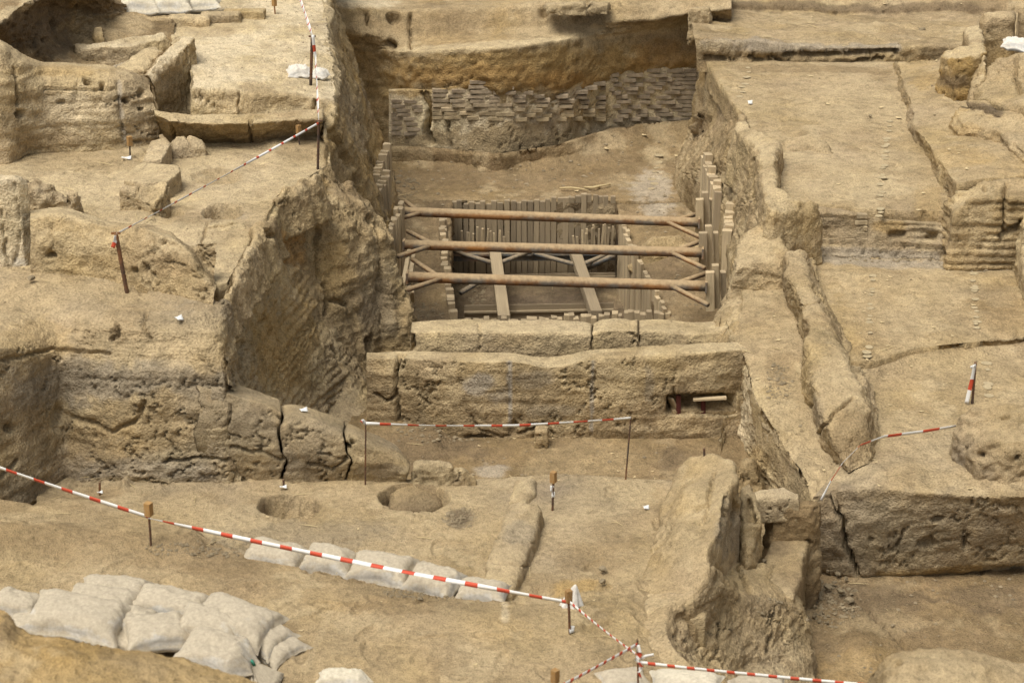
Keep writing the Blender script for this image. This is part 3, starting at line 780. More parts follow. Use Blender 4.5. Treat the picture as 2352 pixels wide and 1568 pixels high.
# ---- left: big earth mass, terrace and the scarp
b1 = rowz(-.12, [(-120, 1230), (60, 1150), (150, 1092), (250, 1105), (350, 1107), (430, 1107), (480, 1107), (530, 1107), (552, 1107)])
S(loft('earth_mass_left', [
    rowz(1.3, [(-120, 612), (60, 615), (150, 615), (250, 625), (350, 640), (430, 660), (480, 668), (500, 690), (514, 694, 1.22)]),
    rowz(0, [(-120, 640, 1.32), (60, 648, 1.3), (125, 680, 1.28), (250, 715, 1.25), (350, 735, 1.22), (430, 735, 1.22), (480, 715, 1.24), (512, 700, 1.24), (530, 712, 1.14)]),
    rowz(0, [(-120, 690, 1.3), (60, 700, 1.22), (130, 730, 1.18), (250, 752, 1.16), (350, 762, 1.15), (430, 765, 1.14), (480, 765, 1.14), (510, 770, 1.1), (536, 792, .9)]),
    wallrow(b1, [(-120, 800, .25), (60, 800, .3), (130, 820, .28), (250, 842, .2), (350, 850, .17), (430, 850, .14), (480, 860, .12), (520, 872, .1), (550, 890, .45)]),
    wallrow(b1, [(-120, 900, .2), (60, 900, .2), (140, 900, .22), (250, 920, .16), (350, 930, .1), (430, 935, .06), (480, 945, .03), (525, 955, .03), (556, 965, .45)]),
    wallrow(b1, [(-120, 1060, .1), (60, 1020, .1), (148, 1010, .15), (250, 1020, .07), (350, 1025, .05), (430, 1025, .02), (480, 1025, 0), (530, 1025, 0), (556, 1030, .45)]),
    b1,
    wallrow(b1, [(-120, 1280, 0), (60, 1200, 0), (150, 1140, 0), (250, 1140, 0), (350, 1140, 0), (430, 1140, 0), (480, 1140, 0), (530, 1140, 0), (552, 1140, .4)])],
    res=0.02, mat='wall', amp=0.06, rough=0.03, ledge=0.02, clod=0.02, base='tan', var='grey', vamt=0.8, strata=0.2, topamt=0.5, seed=24,
    holes=[(268, 760, 8, 20, 0.15), (255, 775, 5, 10, 0.08), (130, 960, 12, 40, 0.08), (25, 985, 14, 14, 0.1), (325, 665, 14, 12, 0.03)],
    cracks=[([(0, 830), (120, 800), (250, 810)], 6, 0.05), ([(380, 1060), (460, 1052), (520, 1058)], 4, 0.1), ([(340, 720), (330, 750), (345, 775)], 4, 0.06), ([(170, 955), (260, 990), (320, 960), (330, 920)], 7, 0.06), ([(40, 1060), (0, 1090)], 5, 0.08)],
    stains=[('e', 200, 870, 170, 60, 'grey', 0.75), ('p', [(60, 900), (200, 880), (380, 860), (520, 900)], 40, 'grey', 0.75), ('e', 350, 980, 120, 60, 'tan', 0.7), ('e', 230, 1010, 80, 60, 'ochre', 0.3), ('e', 330, 1080, 200, 25, 'ash', 0.35),
            ('e', 420, 790, 90, 50, 'dust', 0.6), ('e', 90, 780, 90, 50, 'ochre', 0.3), ('e', 350, 680, 110, 40, 'tan', 0.5)]))
# rounded shoulder above the mass where the scarp starts
S(loft('scarp_left', [
    rowz(0, [(700, 415, 1.25), (640, 446, 1.3), (606, 505, 1.3), (551, 590, 1.27), (516, 670, 1.24), (509, 780, 1.05), (523, 882, .78)]),
    rowz(0, [(706, 430, 1.2), (652, 458, 1.24), (618, 515, 1.24), (562, 602, 1.2), (527, 685, 1.16), (518, 792, .98), (530, 890, .7)]),
    rowz(0, [(712, 505, .83), (676, 535, .88), (640, 590, .85), (585, 675, .83), (548, 755, .78), (535, 845, .63), (545, 908, .53)]),
    rowz(0, [(735, 600, .35), (705, 625, .4), (680, 685, .34), (628, 775, .28), (592, 855, .18), (572, 922, .08), (582, 952, 0)]),
    rowz(0, [(756, 690, -.1), (742, 722, -.1), (724, 785, -.16), (684, 872, -.3), (644, 942, -.4), (622, 992, -.5), (632, 1012, -.55)]),
    rowz(0, [(800, 760, -.45), (800, 800, -.5), (790, 862, -.65), (762, 932, -.85), (732, 992, -.95), (702, 1040, -1), (702, 1060, -1)]),
    rowz(0, [(862, 830, -.85), (857, 870, -.9), (850, 932, -.95), (847, 982, -1), (842, 1020, -1), (832, 1060, -1.05), (832, 1080, -1.05)])],
    course=(.085, .02, -.05), res=0.022, amp=0.05, rough=0.045, clod=0.03, ledge=0.02, base='dust', var='ochre', vamt=0.5, topamt=0.3, seed=25,
    stains=[('e', 672, 570, 36, 55, 'orange', 0.7), ('e', 650, 790, 80, 130, 'ochre', 0.7), ('e', 770, 860, 70, 90, 'grey', 0.3), ('p', [(600, 520), (520, 660), (505, 720)], 16, 'pale', 0.6)],
    holes=[(672, 580, 30, 40, 0.06), (550, 800, 12, 20, 0.05)],
    cracks=[([(628, 530), (612, 540)], 5, 0.1), ([(760, 800), (780, 840)], 7, 0.08), ([(745, 800), (752, 820)], 6, 0.08), ([(600, 740), (580, 800)], 8, 0.06)] + [([(600 + k * 14, 915 - k * 5), (660 + k * 13, 800 - k * 10), (735 + k * 7, 690 - k * 6)], 2.4, 0.03) for k in range(6)]))
S(block('buttress_left', [(745, 376, 1.22), (690, 404, 1.28), (640, 436, 1.3), (636, 462, 1.26), (690, 512, .9), (760, 525, .74), (830, 510, .72), (866, 520, .6), (880, 590, .28), (894, 660, -.05), (920, 722, -.36), (948, 750, -.47), (962, 736, -.5), (922, 640, -.05), (896, 540, .45), (874, 478, .66), (845, 450, .78), (800, 412, 1.0)], -1.15,
        inner=[(760, 440, 1.0), (810, 460, .86), (710, 440, 1.15)], res=0.022, rnd_r=0.07, batter=0.2, amp=0.08, rough=0.055, clod=0.035, ledge=0.03, wob=0.1, base='tan', var='brown', vamt=0.5, topamt=0.2, seed=26,
        stains=[('e', 800, 430, 70, 40, 'brown', 0.5), ('e', 720, 440, 40, 30, 'ochre', 0.5), ('e', 870, 700, 50, 80, 'grey', 0.45), ('e', 770, 620, 50, 60, 'ochre', 0.45), ('p', [(645, 425), (720, 405)], 14, 'pale', 0.7), ('e', 840, 620, 26, 80, 'dust', 0.6), ('e', 672, 570, 30, 50, 'orange', 0.6)],
        holes=[(850, 800, 10, 34, 0.2), (862, 850, 12, 20, 0.15)], cracks=[([(742, 655), (750, 690), (744, 720)], 9, 0.14), ([(760, 690), (790, 700)], 6, 0.08), ([(845, 500), (850, 540)], 5, 0.1), ([(728, 530), (732, 640)], 6, 0.08), ([(860, 520), (866, 560)], 5, 0.1)]))
S(block('rim_left', [(628, 446, 1.36), (650, 424, 1.4), (690, 404, 1.42), (722, 392, 1.42), (744, 392, 1.4), (742, 410, 1.34), (712, 428, 1.32), (672, 450, 1.3), (640, 470, 1.26)], .9, res=0.018, amp=0.03, rough=0.035, clod=0.02, wob=0.08, batter=0.2, base='tan', var='dust', top='pale', topamt=0.5, seed=27.5))
S(block('rim_left_lower', [(596, 508, 1.38), (622, 488, 1.38), (634, 500, 1.32), (600, 560, 1.3), (560, 632, 1.26), (528, 700, 1.2), (504, 712, 1.22), (518, 662, 1.32), (552, 590, 1.36)], .9, res=0.018, amp=0.03, rough=0.035, clod=0.02, wob=0.07, batter=0.25, base='tan', var='dust', top='pale', topamt=0.5, seed=28.5, cracks=[([(612, 528), (628, 545)], 6, .12)]))
# terrace floor on the left with two rooms
S(loft('floor_left_rooms', [
    rowz(1.2, [(-60, 330), (60, 335), (200, 338), (340, 330), (450, 326), (600, 324), (760, 318)]),
    rowz(1.2, [(-60, 380), (80, 380), (200, 380), (340, 380), (450, 375), (600, 372), (760, 375)]),
    rowz(1.2, [(-60, 440), (100, 440), (200, 440), (330, 440), (440, 440), (560, 440), (690, 420)]),
    rowz(1.22, [(-60, 490), (150, 490), (230, 490), (330, 490), (430, 495), (520, 500), (618, 490)]),
    rowz(1.24, [(-60, 540), (200, 530), (300, 530), (380, 540), (440, 560), (500, 570), (570, 560)]),
    rowz(1.25, [(-60, 640), (250, 600), (380, 600), (440, 620), (470, 640), (500, 655), (522, 650)])],
    prints=20, res=0.022, mat='floor', amp=0.035, rough=0.032, clod=0.015, base='dust', var='tan', vamt=0.6, top='pale', topamt=0.5, seed=27,
    holes=[('pit', 511, 489, 46, 22, 0.22), ('pit', 395, 492, 30, 10, 0.09), ('pit', 500, 405, 58, 17, 0.05), (470, 350, 30, 8, 0.02)],
    cracks=[([(345, 345), (300, 365), (220, 380), (150, 400)], 2.5, 0.03), ([(430, 590), (460, 560), (480, 520)], 3, 0.04), ([(255, 395), (240, 405), (262, 408)], 2.5, 0.02)],
    stains=[('e', 520, 500, 50, 10, 'ash', 0.4), ('e', 500, 405, 60, 20, 'tan', 0.7), ('e', 180, 370, 160, 30, 'tan', 0.6), ('e', 690, 350, 60, 25, 'brown', 0.6), ('e', 380, 480, 60, 20, 'tan', 0.6)],
    dips=[([(640, 345), (720, 335)], 40, 0.06), ([(420, 520), (560, 530)], 30, 0.03), ([(200, 500), (340, 500)], 20, 0.05)]))
# high terrace at the top left, its front and its right-hand cliff
tf = rowz(1.18, [(330, 300), (440, 296), (600, 294), (770, 290)])
tY = 23.25
S(loft('terrace_top_left', [
    [P(150, -120, 1.75), P(380, -120, 1.75), P(560, -120, 1.75), P(700, -120, 1.72), P(790, -120, 1.6)],
    [P(330, 0, 1.75), P(420, 0, 1.75), P(560, 0, 1.72), P(680, 0, 1.7), P(748, 0, 1.66)],
    [P(390, 80, 1.7), P(460, 80, 1.7), P(560, 80, 1.7), P(680, 80, 1.68), P(752, 80, 1.62)],
    [P(430, 140, 1.72), P(490, 146, 1.7), P(570, 150, 1.68), P(680, 150, 1.66), P(766, 150, 1.6)],
    [P(440, 150, 1.76), P(490, 160, 1.72), P(570, 176, 1.68), P(680, 190, 1.64), P(772, 205, 1.58)],
    [PY(440, 200, tY), PY(490, 205, tY), PY(570, 212, tY), PY(680, 218, tY), PY(768, 226, tY - .1)],
    [PY(445, 320, tY - .1), PY(490, 320, tY - .1), PY(570, 320, tY - .1), PY(680, 320, tY - .1), PY(760, 320, tY - .2)]],
    prints=20, res=0.028, mat='floor', amp=0.045, rough=0.045, ledge=0.03, clod=0.03, base='pale', var='dust', vamt=0.5, top='cream', topamt=0.75, strata=0.3, seed=28,
    cracks=[([(548, 215), (546, 245), (550, 262)], 3, 0.05), ([(722, 225), (718, 262)], 4, 0.1)],
    stains=[('e', 480, 70, 90, 24, 'tan', 0.5), ('e', 600, 230, 140, 25, 'tan', 0.6), ('e', 560, 45, 130, 18, 'pale', 0.7)]))
rim = rowz(0, [(735, -60, 1.66), (738, 0, 1.66), (742, 80, 1.62), (756, 150, 1.6), (760, 205, 1.56), (750, 255, 1.5), (744, 300, 1.38), (742, 350, 1.26), (744, 380, 1.2)])
def fall(f, dz, spread): return [q + np.array([f * s_, 0.0, dz]) for q, s_ in zip(rim, spread)]
SP = (.85, .85, .8, .75, .7, .55, .45, .4, .35)
S(loft('cliff_top_left', [rim, fall(.12, -.05, SP), fall(.25, -.5, SP), fall(.5, -1.1, SP), fall(.75, -1.9, SP), fall(1.0, -2.6, SP), fall(1.15, -3.0, SP)],
    res=0.03, amp=0.12, rough=0.05, clod=0.05, ledge=0.05, base='tan', var='ochre', vamt=0.8, strata=0.15, topamt=0.35, seed=29,
    stains=[('p', [(745, 0), (755, 100), (770, 180), (745, 300)], 16, 'pale', 0.7), ('e', 845, 380, 30, 40, 'ochre', 0.7), ('e', 870, 330, 22, 40, 'ochre', 0.6), ('e', 800, 120, 30, 60, 'ochre', 0.4)],
    holes=[(752, 265, 6, 30, 0.15)], cracks=[([(752, 290), (775, 340), (800, 385)], 8, 0.1), ([(830, 170), (850, 200), (858, 260)], 8, 0.12)]))
S(loft('spoil_left', [
    rowz(0, [(770, 330, -.3), (800, 345, -.4), (845, 340, -.75), (885, 330, -1.1), (915, 345, -1.25)]),
    rowz(0, [(770, 390, -.3), (815, 392, -.42), (850, 388, -.6), (880, 375, -1.1), (925, 375, -1.3)]),
    rowz(0, [(780, 440, -.4), (825, 440, -.46), (856, 438, -.5), (868, 430, -.8), (905, 425, -1.3)]),
    rowz(0, [(790, 500, -.5), (840, 495, -.5), (866, 490, -.5), (890, 485, -.6), (918, 470, -1.3)]),
    rowz(0, [(800, 620, -.5), (850, 600, -.5), (884, 590, -.55), (900, 580, -.7), (930, 560, -1.4)])],
    res=0.03, amp=0.05, rough=0.06, clod=0.06, base='ochre', var='tan', vamt=0.6, topamt=0.3, seed=80, stains=[('e', 845, 400, 20, 50, 'orange', 0.5)]))
# ground behind the left rooms
S(loft('bank_top_left', [
    [PY(u, v, 31.0) for u, v in ((-150, -40), (60, -40), (150, -40), (260, -40), (400, -40), (560, -40))],
    [P(-150, 20, 2.6), P(60, 2, 2.6), P(130, -6, 2.5), P(240, -5, 2.2), P(300, 20, 1.85), P(420, 30, 1.75)],
    [P(-150, 60, 2.5), P(0, 55, 2.5), P(100, 15, 2.35), P(180, 20, 2.1), P(260, 50, 1.85), P(400, 60, 1.74)],
    [P(-150, 100, 2.15), P(20, 95, 2.15), P(105, 90, 2.0), P(165, 100, 1.8), P(240, 90, 1.78), P(400, 84, 1.7)],
    [P(-150, 170, 1.8), P(30, 160, 1.75), P(120, 160, 1.7), P(200, 170, 1.6), P(300, 180, 1.5), P(420, 160, 1.6)],
    [P(-150, 260, 1.3), P(30, 260, 1.3), P(150, 260, 1.3), P(230, 260, 1.3), P(320, 250, 1.25), P(400, 240, 1.3)]],
    res=0.03, amp=0.06, rough=0.06, clod=0.08, base='brown', var='ochre', vamt=0.6, topamt=0.5, seed=30,
    stains=[('p', [(-100, 80), (60, 70), (120, 20)], 46, 'umber', 0.9), ('e', 120, 100, 55, 50, 'umber', 0.8), ('p', [(0, 40), (60, 10)], 14, 'pale', 0.8), ('e', 230, 15, 70, 25, 'umber', 0.6), ('e', 310, 60, 40, 20, 'dust', 0.6)],
    holes=[(98, 92, 6, 8, 0.1), (126, 55, 8, 14, 0.12)]))

S(loft('mound_near_left', [
    rowz(0, [(-300, 1380, 1.9), (-20, 1392, 1.95), (20, 1398, 1.95), (38, 1436, 1.9), (90, 1462, 1.88), (200, 1474, 1.85), (330, 1494, 1.8), (480, 1532, 1.7), (620, 1580, 1.6), (760, 1660, 1.5)]),
    rowz(0, [(-300, 1420, 1.95), (-20, 1432, 1.98), (10, 1440, 1.98), (28, 1470, 1.95), (80, 1490, 1.92), (190, 1505, 1.9), (320, 1525, 1.85), (470, 1565, 1.75), (610, 1615, 1.65), (750, 1700, 1.5)]),
    rowz(1.7, [(-300, 1900), (-20, 1900), (40, 1900), (60, 1900), (110, 1900), (220, 1900), (350, 1900), (500, 1900), (640, 1900), (780, 1900)])],
    res=0.015, mat='near', amp=0.06, rough=0.05, clod=0.03, base='ochre', var='tan', vamt=0.5, topamt=0.4, seed=81, skirt=1.6, stains=[('e', 20, 1440, 30, 40, 'umber', 0.5)]))
S(loft('mound_near_right', [
    rowz(0, [(1900, 1640, 1.2), (1985, 1580, 1.4), (2030, 1512, 1.7), (2050, 1494, 1.75), (2120, 1488, 1.75), (2220, 1498, 1.72), (2340, 1522, 1.65), (2600, 1540, 1.6)]),
    rowz(0, [(1900, 1700, 1.2), (1985, 1620, 1.4), (2030, 1550, 1.7), (2060, 1530, 1.8), (2130, 1522, 1.8), (2230, 1530, 1.76), (2350, 1555, 1.7), (2600, 1570, 1.6)]),
    rowz(1.4, [(1900, 1900), (1985, 1900), (2030, 1900), (2060, 1900), (2120, 1900), (2230, 1900), (2350, 1900), (2600, 1900)])],
    res=0.015, mat='near', amp=0.05, rough=0.05, clod=0.05, base='tan', var='ochre', vamt=0.5, topamt=0.5, seed=82, skirt=1.6, holes=[(2055, 1525, 16, 14, 0.05)]))

# ================================================================== mudbrick and earth walls: things of their own
def T(o, label, cat, group=None): return prop(o, label, cat, group)

# the long wall across the trench with a hatch at its right end
w2b = rowz(-.92, [(842, 985), (915, 990), (1000, 1000), (1100, 1008), (1180, 1010), (1260, 1008), (1300, 1008), (1365, 1008), (1450, 1010), (1550, 1010), (1640, 1005), (1720, 995)])
U2 = (842, 915, 1000, 1100, 1180, 1255, 1295, 1360, 1450, 1550, 1640, 1720)
def r2(vs, dy): return wallrow(w2b, list(zip(U2, vs)), dy)
T(loft('mudbrick_wall', [
    r2((1000,) * 12, 0.42),
    r2((806, 803, 806, 808, 806, 815, 812, 801, 796, 792, 786, 780), 0.34),
    r2((820, 822, 826, 830, 828, 842, 838, 822, 818, 814, 808, 802), 0.03),
    r2((860, 862, 866, 868, 866, 872, 870, 864, 860, 858, 852, 846), 0.0),
    r2((930, 930, 935, 935, 935, 935, 935, 935, 935, 935, 935, 930), 0.0),
    w2b,
    r2((1060,) * 12, -0.02)],
    res=0.02, amp=0.03, rough=0.024, ledge=0.022, clod=0.0, base='tan', var='dust', vamt=0.6, strata=0.22, topamt=0.7, top='pale', seed=31,
    cracks=[([(916, 812), (908, 870), (912, 930), (917, 985)], 4.5, 0.16), ([(924, 815), (926, 845)], 3, 0.1), ([(1170, 830), (1168, 870), (1172, 985)], 1.8, 0.02), ([(1362, 815), (1366, 900), (1358, 1000)], 1.8, 0.025),
            ([(1550, 850), (1548, 905)], 2.5, 0.05), ([(1080, 960), (1100, 990), (1150, 1005), (1240, 985)], 3.5, 0.05), ([(860, 905), (885, 920), (905, 915)], 4, 0.08), ([(960, 850), (958, 900), (985, 930)], 2.5, 0.04)],
    holes=[('box', 1534, 907, 1688, 952, 0.32), (1180, 985, 10, 22, 0.06), (1100, 1010, 40, 12, 0.08)],
    stains=[('e', 1100, 880, 38, 30, 'ash', 0.7), ('e', 1150, 910, 30, 20, 'ash', 0.45), ('e', 1230, 870, 40, 24, 'grey', 0.55), ('e', 1490, 890, 14, 50, 'grey', 0.6), ('p', [(1170, 830), (1172, 985)], 5, 'ash', 0.8), ('p', [(1362, 830), (1358, 990)], 4, 'ash', 0.7), ('e', 1270, 945, 70, 16, 'grey', 0.5),
            ('e', 1420, 890, 60, 50, 'pale', 0.35), ('e', 1620, 860, 70, 36, 'pale', 0.4), ('p', [(850, 975), (1100, 1000), (1450, 1000)], 14, 'brown', 0.5)]),
  'long mudbrick wall across the trench with a small hatch in its right end', 'wall')
# the parallel wall behind, split by cracks
w2c = rowz(-.55, [(938, 850), (1050, 852), (1200, 852), (1358, 852), (1366, 852), (1470, 852), (1600, 850), (1690, 846)])
def rb(us, vs, dy): return wallrow(w2c, list(zip(us, vs)), dy)
def wall_piece(us, back, front, mid, label, seed, st=(), cr=()):
    return T(loft('mudbrick_wall', [rb(us, (860,) * len(us), .5), rb(us, back, .44), rb(us, front, .02), rb(us, mid, .0), rb(us, (853,) * len(us), .0), rb(us, (900,) * len(us), .0)],
        res=0.02, amp=0.02, rough=0.016, ledge=0.01, clod=0.0, base='dust', var='tan', vamt=0.5, topamt=0.7, top='pale', strata=0.12, seed=seed, caps=True, ragged=0.05, stains=st, cracks=cr), label, 'wall', 'pieces of the split wall in front of the shored pit')
wall_piece((945, 1000, 1100, 1170, 1260, 1340, 1357), (736, 731, 732, 736, 733, 736, 742), (762, 760, 762, 764, 762, 766, 768), (785,) * 7, 'longest piece of split wall in front of the shored pit, left of the black crack', 32,
           st=[('e', 1180, 785, 100, 12, 'tan', 0.5)], cr=[([(1103, 745), (1100, 805)], 3, 0.05), ([(950, 765), (952, 805)], 4, 0.12)])
wall_piece((1361, 1380, 1420, 1466), (740, 731, 729, 732), (766, 758, 757, 760), (785,) * 4, 'short middle piece of split wall between the black crack and a thin crack', 33)
wall_piece((1470, 1520, 1580, 1640, 1686), (731, 730, 738, 736, 722), (759, 760, 768, 764, 745), (785,) * 5, 'right-hand piece of split wall running into the earth bank', 34, cr=[([(1682, 750), (1680, 800)], 7, 0.2)])
# lump at right end, between shoring and path
S(block('mound_right', [(1640, 735, -.12), (1655, 690, -.1), (1680, 640, -.08), (1705, 640, .02), (1712, 700, .02), (1708, 790, -.02), (1680, 800, -.08), (1645, 800, -.2)], -1.4, res=0.024, rnd_r=0.12, batter=0.12, amp=0.06, rough=0.05, clod=0.05, base='tan', var='brown', seed=35))

# big broken wall, front left: three pieces parted by cracks
wf = rowz(-.14, [(505, 1106), (600, 1107), (650, 1107), (730, 1107), (800, 1106), (860, 1106), (935, 1106)])
def rf(us, vs, dy): return wallrow(wf, list(zip(us, vs)), dy)
def front_wall(us, back, front, m1, m2, label, seed, st=(), cr=(), ho=()):
    k = len(us)
    return T(loft('mudbrick_wall', [rf(us, (1110,) * k, .6), rf(us, back, .5), rf(us, front, .05), rf(us, m1, -.02), rf(us, m2, -.05), rf(us, (1106,) * k, .0), rf(us, (1140,) * k, 0)],
        res=0.017, mat='near', amp=0.05, rough=0.02, ledge=0.01, clod=0.0, base='tan', var='grey', vamt=0.7, topamt=0.6, seed=seed, caps=True, ragged=0.09, stains=st, cracks=cr, holes=ho), label, 'wall', 'pieces of the broken wall at the front left')
front_wall((455, 520, 600, 646), (850, 878, 902, 920), (880, 900, 925, 945), (930, 945, 960, 975), (1020, 1020, 1030, 1035), 'left piece of broken wall at the front left, joined to the earth bank', 36,
           st=[('e', 580, 970, 60, 60, 'grey', 0.4), ('e', 570, 1060, 80, 20, 'dust', 0.3)], cr=[([(530, 1030), (600, 1040), (640, 1060)], 4, 0.06), ([(524, 930), (530, 1010)], 4, 0.06)])
front_wall((652, 668, 700, 740, 796), (930, 922, 928, 942, 965), (958, 945, 955, 965, 990), (985, 975, 980, 985, 1010), (1040, 1035, 1040, 1040, 1050), 'middle piece of broken wall at the front left, right of the black crack', 37,
           st=[('e', 720, 1020, 60, 40, 'dust', 0.3)], cr=[([(700, 1062), (760, 1075), (790, 1050)], 4, 0.05)])
front_wall((800, 830, 870, 905, 936), (968, 976, 1005, 1018, 1045), (990, 1000, 1020, 1035, 1062), (1010, 1020, 1035, 1050, 1072), (1055, 1058, 1065, 1075, 1090), 'low right end of broken wall at the front left, sinking to the fire pit', 38,
           ho=[(802, 1022, 9, 9, 0.15), (815, 1012, 8, 6, 0.1)], st=[('e', 870, 1080, 60, 16, 'grey', 0.4)])
T(block('mudbrick_lump', [(942, 1060, .03), (955, 1048, .06), (1000, 1046, .07), (1035, 1052, .05), (1040, 1064, .02), (1035, 1072, .0), (950, 1070, .02)], -.2, res=0.016, mat='near', amp=0.03, rough=0.035, clod=0.04, ledge=0.03, base='dust', var='grey', batter=0.12, seed=39,
        cracks=[([(940, 1070), (955, 1100)], 4, 0.05)]), 'squat cracked lump of mudbrick at the back of the fire pit', 'mudbrick lump')
T(block('mudbrick_lump', [(1044, 1064, .02), (1060, 1064, .01), (1090, 1082, -.06), (1100, 1092, -.1), (1046, 1088, -.06)], -.25, res=0.016, mat='near', amp=0.02, rough=0.035, clod=0.03, base='dust', var='grey', seed=40),
  'small sloping lump of mudbrick right of the cracked lump by the trench', 'mudbrick lump')
# low kerb across the front room
T(block('mud_kerb', [(1172, 1156, .02), (1200, 1148, .05), (1240, 1152, .05), (1248, 1166, .03), (1232, 1210, .02), (1215, 1260, .0), (1178, 1352, -.03), (1100, 1350, -.05), (1120, 1290, .0), (1150, 1210, .03)], -.3, res=0.016, mat='near', amp=0.025, rough=0.022, rnd_r=0.05, batter=0.12, wob=0.03, base='dust', var='tan', seed=41,
        stains=[('e', 1195, 1225, 40, 30, 'grey', 0.6)], cracks=[([(1128, 1290), (1210, 1300)], 3, 0.03), ([(1140, 1240), (1225, 1245)], 3, 0.02)]), 'low rounded mud kerb crossing the front room floor', 'kerb')
T(block('mud_kerb', [(1184, 1096, -.06), (1228, 1094, -.06), (1225, 1120, -.07), (1205, 1150, -.08), (1172, 1150, -.09)], -.3, res=0.018, mat='near', amp=0.02, rough=0.022, rnd_r=0.06, batter=0.2, base='pale', var='tan', seed=42),
  'worn pale stub of kerb at the edge of the trench', 'kerb')
# thick ridge wall right of the front room
T(block('ridge_wall', [(1590, 1040, .3), (1640, 1040, .34), (1690, 1056, .36), (1700, 1092, .34), (1676, 1130, .36), (1655, 1205, .33), (1640, 1245, .28), (1640, 1290, .2), (1628, 1335, .1), (1600, 1380, .02), (1540, 1398, -.03), (1478, 1350, -.06), (1478, 1310, -.09), (1492, 1275, -.1), (1512, 1190, -.02), (1535, 1110, .1), (1560, 1070, .2)], -1.3, res=0.018, mat='near', inner=[(1600, 1120, .32), (1585, 1200, .25)],
        amp=0.03, rough=0.022, clod=0.0, rnd_r=0.07, batter=0.05, wob=0.05, base='tan', var='dust', vamt=0.5, topamt=0.5, top='dust', seed=43,
        cracks=[([(1640, 1090), (1630, 1130), (1612, 1200)], 4, 0.06), ([(1600, 1165), (1622, 1158)], 5, 0.04), ([(1668, 1140), (1660, 1230)], 6, 0.1)],
        holes=[(1690, 1180, 10, 30, 0.1)], stains=[('e', 1690, 1220, 50, 70, 'grey', 0.6), ('e', 1560, 1230, 60, 60, 'dust', 0.4)]), 'thick sloping ridge of earth wall right of the front room', 'wall')
T(block('earth_lump', [(1702, 1110, .05), (1722, 1100, .08), (1738, 1130, .0), (1748, 1180, -.12), (1742, 1240, -.3), (1715, 1290, -.4), (1700, 1200, -.2)], -1.3, res=0.02, mat='near', amp=0.05, rough=0.04, clod=0.03, batter=0.12, base='tan', var='grey', seed=44,
        holes=[(1720, 1170, 12, 30, 0.1), (1735, 1190, 8, 14, 0.1)]), 'pitted earth lump leaning on the ridge wall', 'earth lump')
T(block('mud_bench', [(1782, 1216, -.55), (1858, 1214, -.55), (1850, 1270, -.56), (1838, 1320, -.58), (1822, 1372, -.6), (1780, 1360, -.6), (1740, 1325, -.6), (1760, 1270, -.58)], -1.35, res=0.018, mat='near', amp=0.02, rough=0.022, batter=0.03, rnd_r=0.03, wob=0.02, base='tan', var='brown', seed=45,
        stains=[('e', 1785, 1260, 30, 20, 'umber', 0.6)]), 'narrow mud bench sunk between the ridge wall and the right-hand bank', 'bench')
T(block('mud_wall', [(1755, 1142, -.22), (1792, 1140, -.2), (1850, 1142, -.2), (1885, 1148, -.22), (1885, 1160, -.24), (1862, 1164, -.22), (1780, 1160, -.22)], -1.3, res=0.02, mat='near', amp=0.03, rough=0.04, clod=0.04, batter=0.02, base='brown', var='grey', seed=46,
        holes=[(1856, 1244, 7, 7, 0.08)], stains=[('e', 1890, 1290, 60, 30, 'pale', 0.3)]), 'low mud wall closing the head of the sunken bench', 'wall')
T(block('plaster_slab', [(1722, 1130, -.14), (1745, 1120, -.12), (1800, 1116, -.12), (1838, 1130, -.14), (1835, 1146, -.16), (1790, 1144, -.15), (1728, 1150, -.16)], -.38, res=0.016, mat='near', amp=0.02, rough=0.02, rnd_r=0.03, base='dust', var='pale', vamt=0.6, top='pale', topamt=0.6, seed=47), 'pale plaster slab lying behind the sunken bench', 'slab')
T(block('earth_lump', [(1695, 1055, -.65), (1712, 1040, -.62), (1738, 1044, -.62), (1740, 1070, -.68), (1720, 1082, -.72), (1698, 1078, -.7)], -1.1, res=0.02, mat='near', amp=0.04, rough=0.04, rnd_r=0.1, batter=0.3, base='tan', var='brown', seed=48), 'boulder-like earth lump on the trench floor behind the ridge wall', 'earth lump')

# right side walls
T(loft('mudbrick_wall', [
    rowz(0, [(1798, 612, .05), (1800, 668, .05), (1826, 728, .04), (1850, 795, .02), (1838, 850, -.05), (1840, 905, -.1), (1872, 985, -.2), (1892, 1040, -.28), (1940, 1100, -.4)]),
    rowz(0, [(1806, 583, .44), (1808, 634, .42), (1836, 696, .4), (1858, 754, .37), (1850, 803, .33), (1860, 868, .27), (1888, 943, .18), (1910, 1003, .04), (1948, 1083, -.2)]),
    rowz(0, [(1842, 578, .44), (1856, 628, .42), (1888, 690, .4), (1912, 750, .37), (1932, 798, .33), (1968, 860, .27), (1985, 923, .18), (1992, 983, .04), (1996, 1062, -.2)]),
    rowz(0, [(1862, 606, .0), (1882, 655, .0), (1914, 722, .0), (1940, 790, -.02), (1965, 835, -.06), (2000, 885, -.1), (2015, 950, -.14), (2018, 1010, -.18), (2010, 1080, -.32)])],
    smooth=40, res=0.02, amp=0.06, rough=0.045, clod=0.03, base='tan', var='dust', vamt=0.6, topamt=0.55, seed=49, caps=True,
    cracks=[([(1835, 700), (1890, 690)], 3, 0.05), ([(1880, 1000), (1905, 962), (1930, 937), (1960, 915)], 3.5, 0.1), ([(1862, 930), (1856, 985)], 5, 0.08), ([(1950, 812), (1965, 850), (1985, 880)], 7, 0.06)],
    stains=[('e', 1870, 960, 30, 50, 'grey', 0.4), ('e', 1960, 1000, 50, 60, 'brown', 0.5)]), 'long eroded wall running forward beside the middle room, broken by cracks', 'wall')
